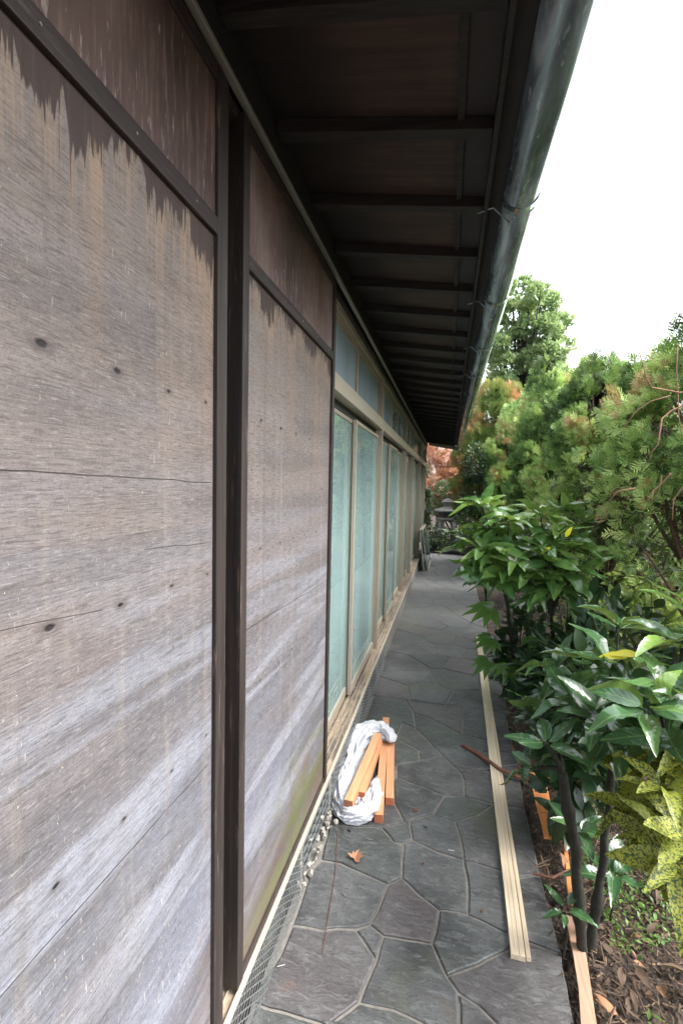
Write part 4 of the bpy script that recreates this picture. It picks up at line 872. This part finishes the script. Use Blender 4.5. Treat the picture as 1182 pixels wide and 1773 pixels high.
# --- things that close the view behind the hedge
for i, (x_, y_, z_, s_, lb) in enumerate([(3.4, 4.0, 1.0, 1.0, 'dim broad shrub behind the nearest juniper at the right edge'), (3.0, 6.5, 1.1, 1.1, 'dim broad shrub seen through gaps behind the second juniper'), (2.9, 9.0, 1.2, 1.2, 'dim broad shrub behind the third juniper'), (2.6, 13.5, 1.5, 1.5, 'dim broad shrub beyond the rusty conifer')]):
    leafy('garden_shrub', (x_, y_, 0), [(x_, y_, z_, s_, s_*1.1, z_*1.0), (x_-.4, y_+.5, z_*.7, s_*.8, s_, z_*.7)], 4200, MED, .13, M_dim, lb, 'shrub', .75, 30+i, .05, 8, 'shrubs closing the view behind the hedge')
leafy('red_conifer', (-.35, 14.6, 0), [(-.35, 14.5, 2.3, .75, .6, .75), (-.1, 14.3, 1.6, .75, .6, .7), (-.9, 14.8, 2.2, .8, .6, .9), (.35, 14.6, 2.0, .5, .5, .6)], 5000, SPR[0], .16, M_red, 'dead russet conifer framed by the house end and the clipped mound', 'tree', .85, 41, .07, 60, None, .1, .9, bark=M_vine)
leafy('end_shrub', (-.72, 12.1, 0), [(-.72, 12.0, 1.7, .26, .3, .40), (-.68, 12.1, 1.05, .24, .3, .5), (-.75, 12.0, .5, .28, .3, .45)], 2600, SMALL, .09, M_box, 'thin leafy shrub hard against the far corner of the house', 'shrub', .6, 43, .03, 10)
leafy('camellia_bush', (.62, 9.9, 0), [(.52, 9.8, 2.05, .26, .35, .38), (.62, 9.7, 1.45, .36, .4, .45), (.45, 9.8, 1.0, .34, .4, .35), (.78, 10, 1.9, .3, .3, .4)], 4600, SMALL, .075, M_cam, 'glossy dark camellia between the clipped mound and the pale juniper', 'bush', .6, 46, .04, 14)
leafy('clipped_bush', (.1, 13.0, 0), [(.10, 13.0, 1.15, .70, .7, .52), (-.25, 12.9, .85, .40, .5, .45), (.5, 12.9, 1.1, .4, .5, .45)], 11000, SMALL, .05, M_box, 'neatly clipped grey green mound arching over the stone lantern', 'bush', 1.0, 48, .05, 8, up=.4, shell=.15)
leafy('low_bush', (-.1, 11.15, 0), [(-.22, 11.3, .28, .25, .3, .26), (.12, 11.2, .26, .3, .25, .26)], 1800, SMALL, .06, M_cam, 'low dark glossy bush at the foot of the stone lantern', 'bush', .7, 51, .02, 5)
leafy('low_bush', (.75, 11.3, 0), [(.7, 11.3, .55, .5, .4, .5), (1.1, 11.0, .6, .5, .4, .5)], 3000, SMALL, .07, M_cam, 'low dark glossy bush behind the tall aucuba right of the lantern', 'bush', .7, 53, .02, 5)
# --- tall tree
tb = []
for (px, py, rp) in [(905, 512, 30), (935, 530, 28), (890, 545, 26), (960, 560, 22), (925, 575, 34), (965, 600, 20), (890, 600, 36), (935, 620, 30), (875, 635, 26), (862, 660, 18), (905, 500, 20), (955, 635, 20), (975, 600, 12), (880, 665, 16), (850, 600, 25)]:
    c = D(px, py, 22+random.uniform(-1, 1)); s_ = rp*22/790; tb.append((c[0], c[1], c[2], s_, s_, s_*.62))
tbase = (float(D(890, 640, 22)[0]), 22.0, 0.0)
leafy('tall_tree', tbase, tb, 17000, SMALL, .20, M_tall, 'tall layered green tree standing alone against the white sky', 'tree', .72, 61, .16, 60, up=.35, tint=(.5, .5), gsc=1.6)
# far wall of trees, closing the horizon
fb = []
for i in range(26):
    x_ = -26+i*2.4+random.uniform(-.5, .5); fb.append((x_, 46+random.uniform(-2, 2), random.uniform(.8, 2.2), 2.4, 2.0, random.uniform(1.6, 2.6)))
P, Dd = crown(fb, 16000, .3, .9, .5, 5); V_, T_ = scatter(*SMALL, P, nrm(Dd+rdir(len(P))*.6), nrm(np.array([0, 0, 1.])+rdir(len(P))*.4), .5)
npmesh('far_woodland', V_, T_, M_dim, None, np.repeat(np.clip(.5+rng.normal(0, .2, len(P)), 0, 1), len(SMALL[0])), kind='stuff', label='low dark woodland closing the horizon behind the garden', category='woodland')

# --- bare twigs on the nearest juniper
tw = MB(); K = 2.35
def vine(L, r_, y=K):
    tw.tube([D(px, py, y+.03*math.sin(i)) for i, (px, py) in enumerate(L)], [r_*(1-.5*i/len(L)) for i in range(len(L))], 6)
vine([(1250, 690), (1182, 702), (1160, 712), (1145, 725), (1142, 745), (1138, 770), (1125, 785), (1122, 800)], .0045)
vine([(1230, 672), (1176, 680), (1150, 675), (1128, 671), (1118, 655), (1112, 630), (1106, 610)], .004)
vine([(1172, 600), (1170, 640), (1173, 680), (1174, 720), (1180, 760)], .0028)
vine([(1200, 830), (1182, 842), (1165, 865), (1163, 900)], .003); vine([(1160, 820), (1150, 832), (1130, 850), (1120, 868)], .004); vine([(1160, 685), (1125, 695), (1100, 712), (1080, 740)], .0025)
vine([(1145, 823), (1140, 850), (1132, 866)], .002); vine([(1100, 845), (1070, 850), (1050, 870)], .003)
jr = [o for o in bpy.data.objects if o.name == 'juniper_tree'][0]
tw.build('bare_twigs', M_vine, jr, smooth=True)

# --- aucuba shrubs: whorls of big glossy leaves on dark stems
def whorl(c, axis, n, L, spread, tint, out, droop=.0):
    axis = nrm(np.array(axis, float)); a_ = nrm(np.cross(axis, [.3, .9, .1])); b_ = np.cross(axis, a_); ph = random.uniform(0, 6.28)
    for k in range(n):
        ring = k//4; t_ = ph+k*2.4+random.uniform(-.2, .2); el = spread-ring*.28+random.uniform(-.15, .15)
        d = (a_*math.cos(t_)+b_*math.sin(t_))*math.sin(el)+axis*math.cos(el); d[2] -= droop
        out.append((np.array(c)+d*.015-axis*ring*-.012, nrm(d), axis+d*.0, L*random.uniform(.75, 1.15), min(1, max(0, tint+random.gauss(0, .18)))))
def aucuba(name, base, whorls, stems, mat, label, leafT=AUC, cat='shrub', stem_r=.012, extra=None, group=None):
    e = empty(name, base, label, cat, group); L_ = []
    for w_ in whorls: whorl(*w_, L_)
    if extra: L_ += extra
    P = np.array([l[0] for l in L_]); d = np.array([l[1] for l in L_]); U = np.array([l[2] for l in L_])+rdir(len(L_))*.25; S = np.array([l[3] for l in L_]); ti = np.array([l[4] for l in L_])
    V_, T_ = scatter(*leafT, P, d, nrm(U), S, 1); npmesh('foliage', V_, T_, mat, e, np.repeat(ti, len(leafT[0])), smooth=True, tmpl=leafT[0])
    m = MB()
    for s_ in stems:
        C = spline([tuple(p)+(r_,) for p, r_ in zip(s_[0], s_[1])], 10); j_ = random.uniform(0, 50)
        m.tube([c[:3]+np.array(mnoise.noise_vector(Vector(c[:3])*9))*.008 for c in C], [c[3]*(1+.35*mnoise.noise(Vector((i*.35, j_, 0)))+(.3 if i % 11 == 5 else 0)) for i, c in enumerate(C)], 9)
    m.build('stem', M_stem, e, smooth=True); return e
def wp(px, py, Y, n=8, L=.16, sp=1.25, ti=.5, ax=(0, -.15, 1), dr=.1): return (D(px, py, Y), ax, n, L, sp, ti, ) , dr
def mk(lst):
    out = []
    for px, py, Y, n, L, sp, ti, ax, dr in lst: out.append((D(px, py, Y), ax, n, L, sp, ti)); DR.append(dr)
    return out
DR = []
def shrub(name, base, fork, tips, mat, label, L, n=8, stem_r=.014, ti=.45, side=2, group=None, sp=1.25, forkr=.7):
    """tips: list of (px,py,Y); every tip a whorl; side whorls lower on the branch"""
    wh = []; st = []; b = np.array(base, float); f_ = np.array(fork, float)
    mid = (b+f_)/2+np.array([.015, 0, 0]); st.append(([b-np.array([0, 0, .05]), mid, f_], [stem_r*1.25, stem_r, stem_r*.85]))
    for (px, py, Y) in tips:
        c = D(px, py, Y); k_ = f_+(np.array([0, 0, 1.])*.3*np.linalg.norm(c-f_)); p1 = (f_+c)/2*.6+k_*.4
        st.append(([f_, p1, c], [stem_r*forkr, stem_r*.5, stem_r*.28])); ax = nrm(c-p1)*.6+np.array([0, -.15, .8])
        wh.append((c, ax, n, L, sp, ti))
        for s_ in range(side):
            q = p1*(.75-.3*s_)+c*(.25+.3*s_); wh.append((q, ax+rdir(1)[0]*.3, max(3, n//2), L*.95, sp+.25, ti-.12))
    return aucuba(name, base, wh, st, mat, label, group=group)
AG = 'aucuba shrubs along the path'
# far aucuba, light fresh leaves, two stems
b1 = G(884, 1185)
shrub('aucuba_shrub', (b1[0], b1[1]-.25, 0), D(874, 1025, 3.25), [(833, 878, 3.2), (880, 905, 3.1), (812, 930, 3.3), (860, 960, 3.1), (900, 930, 3.3), (845, 925, 3.4), (825, 985, 3.2), (893, 975, 3.0), (800, 955, 3.4), (850, 885, 3.3), (870, 990, 3.1), (835, 955, 3.1)], M_aucF,
      'taller aucuba at the path edge with fresh green leaves catching the sky', .185, 8, .014, .55, 2, AG)
b1 = G(955, 1195)
shrub('aucuba_shrub', (b1[0], b1[1]-.2, 0), D(952, 1070, 3.1), [(935, 895, 3.2), (965, 925, 3.1), (985, 950, 3.0), (1010, 905, 3.4), (940, 950, 3.0), (1020, 965, 3.1), (975, 890, 3.5), (915, 1000, 3.0), (950, 975, 2.95), (1000, 990, 2.95), (930, 925, 3.4)], M_aucF,
      'second light aucuba close behind the path edge, between the tall one and the junipers', .185, 8, .013, .42, 2, AG)
b1 = G(838, 1060)
shrub('aucuba_shrub', (b1[0], b1[1]-.2, 0), D(838, 1010, 4.2), [(815, 985, 4.1), (838, 990, 4.0), (825, 1005, 4.1), (850, 1010, 4.1)], M_auc, 'small dark aucuba at the path edge below the taller light one', .14, 6, .012, .3, 1, AG)
# near aucuba: forked trunk
nb_ = G(1008, 1655); YB = float(nb_[1])
tr = MB()
e = shrub('aucuba_shrub', (nb_[0], YB, 0), D(970, 1335, YB+.0), [(945, 1290, YB-.02), (925, 1330, YB+.05), (965, 1300, YB+.1)], M_auc, 'dark aucuba trunk with a few drooping leaves over the orange split wood', .135, 5, .018, .2, 0, AG, forkr=.45)
b1 = G(1018, 1640)
shrub('aucuba_shrub', (b1[0]+.0, b1[1], 0), D(1060, 1290, YB+.12), [(1055, 1150, YB+.15), (1005, 1150, YB+.3), (960, 1165, YB+.3), (1090, 1205, YB+.05), (1045, 1235, YB-.0), (990, 1215, YB+.15), (940, 1220, YB+.4), (1070, 1090, YB+.35), (1055, 1275, YB+.0), (1095, 1160, YB+.4)], M_auc,
      'dark glossy aucuba filling the right middle, on a thin leaning stem', .155, 7, .014, .33, 1, AG)
b1 = G(1165, 1690)
shrub('aucuba_shrub', (b1[0]+.05, b1[1]-.05, 0), D(1150, 1330, YB-.1), [(1142, 1195, YB-.12), (1200, 1235, YB-.15), (1165, 1120, YB), (1190, 1060, YB+.1), (1120, 1230, YB-.2), (1230, 1150, YB)], M_auc,
      'large leaved aucuba cut off by the right edge of the view', .15, 7, .012, .5, 1, AG)
# yellow variegated leaves, lower right
b1 = G(1190, 1760)
shrub('variegated_aucuba', (b1[0], b1[1]-.12, 0), D(1170, 1480, YB-.22), [(1120, 1340, YB-.1), (1150, 1375, YB-.25), (1175, 1330, YB-.15), (1110, 1420, YB-.2), (1180, 1440, YB-.3), (1215, 1380, YB-.2), (1165, 1490, YB-.33), (1095, 1350, YB+.05), (1140, 1450, YB-.1), (1185, 1520, YB-.3)], M_aucY,
      'yellow aucuba densely speckled green at the lower right', .125, 8, .010, .5, 1)
# single yellow leaves inside the near aucuba
yl = []
for (px, py, dx) in [(1085, 1138, (-1, 0, .1)), (1118, 1150, (1, .1, -.3)), (1105, 1135, (-.9, -.1, .15)), (953, 948, (-.6, 0, -.3)), (979, 930, (.3, 0, .8))]:
    Y_ = YB+.1 if py > 1000 else 2.9; yl.append((D(px, py, Y_), nrm(np.array(dx, float)), np.array([0, -.5, 1.]), .085 if py > 1000 else .07, .5))
yv = [o for o in bpy.data.objects if o.get('label', '').startswith('dark glossy aucuba')][0]
P = np.array([l[0] for l in yl]); V_, T_ = scatter(*AUC, P, np.array([l[1] for l in yl]), np.array([l[2] for l in yl]), np.array([l[3] for l in yl])); npmesh('yellowed_leaves', V_, T_, M_yel, yv, np.full(len(V_), .5), label='clear yellow old leaves')
# fatsia: palmate leaves
def palmate():
    vs = []; fs = []
    for k in range(7):
        a_ = (k-3)*.52; v_, f_ = grid_leaf(1.0-.09*abs(k-3), .26, 5, .15, .25, .02); ca, sa = math.cos(a_), math.sin(a_); b = len(vs)
        for p in v_: vs.append((p[0]*ca+p[1]*sa, -p[0]*sa+p[1]*ca, p[2]))
        fs += [tuple(b+i for i in t_) for t_ in f_]
    return np.array(vs), np.array(fs)
PAL = palmate()
def rosette(name, base, leaves, T, mat, label, stem=True):
    e = empty(name, base, label, 'plant'); P = np.array([l[0] for l in leaves]); V_, T_ = scatter(*T, P, np.array([l[1] for l in leaves], float), np.array([l[2] for l in leaves], float), np.array([l[3] for l in leaves]))
    npmesh('foliage', V_, T_, mat, e, np.repeat(rng.random(len(P)), len(T[0])), smooth=True); m = MB()
    for l in leaves: m.tube([np.array(base), (np.array(base)*.4+np.array(l[0])*.6)+(0, 0, .04), l[0]], [.006, .004, .003], 5)
    m.build('stem', M_stem, e); return e
b1 = G(895, 1180)
rosette('fatsia_plant', (b1[0], b1[1], 0), [(D(852, 1052, 3.3), (-1, -.1, -.12), (0, -.35, 1), .22), (D(905, 1040, 3.4), (.2, -.8, .2), (0, -.3, 1), .2), (D(925, 1100, 3.2), (.5, -.7, 0), (0, -.3, 1), .18), (D(850, 1105, 3.3), (-.8, -.5, -.3), (0, -.5, 1), .15), (D(845, 1145, 3.2), (-.7, -.6, -.4), (0, -.5, 1), .15), (D(880, 1150, 3.1), (.2, -.8, -.4), (0, -.5, 1), .16)], PAL, M_fat,
        'hand shaped bright green leaves reaching over the path below the tall aucuba')
def pinnate():
    vs = []; fs = []
    for i in range(9):
        for s_ in (-1, 1):
            v_, f_ = grid_leaf(.26*(1-.05*abs(i-4)), .07, 3, .1, .05, 0); a_ = s_*1.15; ca, sa = math.cos(a_), math.sin(a_); b = len(vs); y_ = .1+i*.1
            for p in v_: vs.append((p[0]*ca+p[1]*sa, -p[0]*sa+p[1]*ca+y_, p[2]-.25*y_*y_))
            fs += [tuple(b+j for j in t_) for t_ in f_]
    return np.array(vs), np.array(fs)
PIN = pinnate()
b1 = G(985, 1190)
rosette('mahonia_plant', (b1[0], b1[1], 0), [(D(960, 1010, 3.6), (-.7, -.6, .1), (0, -.8, .9), .30), (D(975, 1050, 3.5), (.9, -.5, 0), (0, -.8, .9), .34), (D(960, 1080, 3.4), (-.6, -.8, -.2), (0, -.8, .9), .28), (D(1000, 1085, 3.5), (.6, -.8, -.1), (0, -.8, .9), .28), (D(980, 1020, 3.7), (.2, -.7, .5), (0, -.9, .6), .28), (D(940, 1050, 3.6), (-.9, -.3, 0), (0, -.8, .9), .26)], PIN, M_fern,
        'feathery grey green fronds in the shade between the aucubas')
# low dark shrubs filling the shade behind the near aucuba
for i, (px, py, Y, s_, lb) in enumerate([(905, 1110, 3.5, .17, 'low dark leafy tuft at the foot of the tall light aucuba'), (985, 1170, 2.9, .24, 'low dark shrub under the second light aucuba'), (1060, 1130, 2.9, .33, 'low dark shrub in shade left of the big juniper trunk'), (1000, 1240, 2.2, .16, 'low dark shrub in shade behind the forked stems'), (1120, 1090, 3.9, .40, 'low pale leaved shrub seen past the juniper trunk'), (1045, 1010, 4.9, .42, 'pale leaved low shrub under the second juniper')]):
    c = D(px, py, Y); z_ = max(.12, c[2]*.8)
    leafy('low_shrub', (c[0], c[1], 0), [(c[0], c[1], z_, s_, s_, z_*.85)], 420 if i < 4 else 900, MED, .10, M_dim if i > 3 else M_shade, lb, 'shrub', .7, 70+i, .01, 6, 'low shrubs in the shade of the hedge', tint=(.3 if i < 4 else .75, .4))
# seedlings at the trunk foot
for i, (px, py, Y, n, L, lb) in enumerate([(978, 1578, YB-.02, 5, .07, 'tiny seedling left of the trunk foot'), (1000, 1440, YB+.2, 6, .11, 'slim seedling with narrow leaves just behind the trunk'), (1060, 1520, YB+.18, 6, .13, 'seedling with arching leaves right of the thin stem'), (900, 1235, 2.9, 6, .09, 'dark seedling overhanging the pale plank')]):
    c = D(px, py, Y); aucuba('seedling', (c[0], c[1], 0), [(c, (0, -.2, 1), n, L, 1.2, .25)], [([(c[0], c[1], -.02), ((c[0]+.01), c[1], c[2]*.5), c], [.004, .003, .003])], M_auc, lb, cat='seedling', group='seedlings under the shrubs')

# --- litter, chips, ground cover
def onsoil(n, x0, x1, y0, y1): return np.stack([rng.uniform(x0, x1, n), y0+(y1-y0)*rng.random(n)**1.3, np.full(n, -.022)], 1)
P = onsoil(5200, .43, 2.6, .9, 9); P[:, 2] += rng.random(len(P))*.03; d = rdir(len(P)); d[:, 2] *= .25; V_, T_ = scatter(*MED, P, d, nrm(np.array([0, 0, 1.])+rdir(len(P))*.6), rng.uniform(.012, .045, len(P)))
npmesh('leaf_litter', V_, T_, M_litter, None, np.repeat(rng.random(len(P))**1.6, len(MED[0])), kind='stuff', label='brown fallen leaves covering the soil right of the path', category='leaf litter')
BL = (np.array([(-.06, 0, 0), (.06, 0, .02), (.05, 1, 0), (-.05, 1, .03)]), np.array([(0, 1, 2), (0, 2, 3)]))
P = onsoil(9000, .415, 1.0, 1.0, 5.0); P[:, 2] += .005+rng.random(len(P))*.025; d = rdir(len(P)); d[:, 2] *= .3; V_, T_ = scatter(*BL, P, d, nrm(np.array([0, 0, 1.])+rdir(len(P))*.4), rng.uniform(.012, .04, len(P)))
npmesh('bark_chips', V_, T_, M_needle, None, np.repeat(rng.random(len(P)), 4), kind='stuff', label='loose bark chips and needles along the soil edge of the path', category='bark chips')
P = onsoil(16000, .62, 1.6, .85, 3.4); keep = np.array([mnoise.noise(Vector(p*3)) for p in P]) > .0; P = P[keep]; P[:, 2] += .01+.03*rng.random(len(P)); d = rdir(len(P)); V_, T_ = scatter(*SMALL, P, d, nrm(np.array([0, 0, 1.])+rdir(len(P))*.3), rng.uniform(.010, .028, len(P)))
npmesh('ground_cover', V_, T_, M_cover, None, np.repeat(rng.random(len(P)), len(SMALL[0])), kind='stuff', label='tiny green weeds sprouting in the soil at the lower right', category='ground cover')
P = onsoil(110, .50, 1.3, .95, 3.0); P[:, 2] += .03; d = rdir(len(P)); d[:, 2] *= .3; V_, T_ = scatter(*grid_leaf(seg=6, Wd=.45, teeth=0), P, d, nrm(np.array([0, 0, 1.])+rdir(len(P))*.7), rng.uniform(.04, .085, len(P)), 1)
npmesh('curled_leaves', V_, T_, M_litter, None, np.repeat(rng.uniform(.55, 1, len(P)), 21), kind='stuff', label='larger curled pale brown leaves lying on the soil', category='fallen leaves')
m = MB()
for k in range(170):
    p = np.array([random.uniform(.45, 1.5), random.uniform(1.0, 4.5), 0.0]); a_ = random.uniform(0, 6.28); L_ = random.uniform(.06, .22); d = np.array([math.cos(a_), math.sin(a_), 0])*L_
    m.tube([p, p+d*.5+(0, 0, random.uniform(.0, .04)), p+d], [.003, .0025, .001], 4)
m.build('fallen_twigs', M_twig, None, kind='stuff', label='dry twigs scattered over the soil under the shrubs', category='twigs')
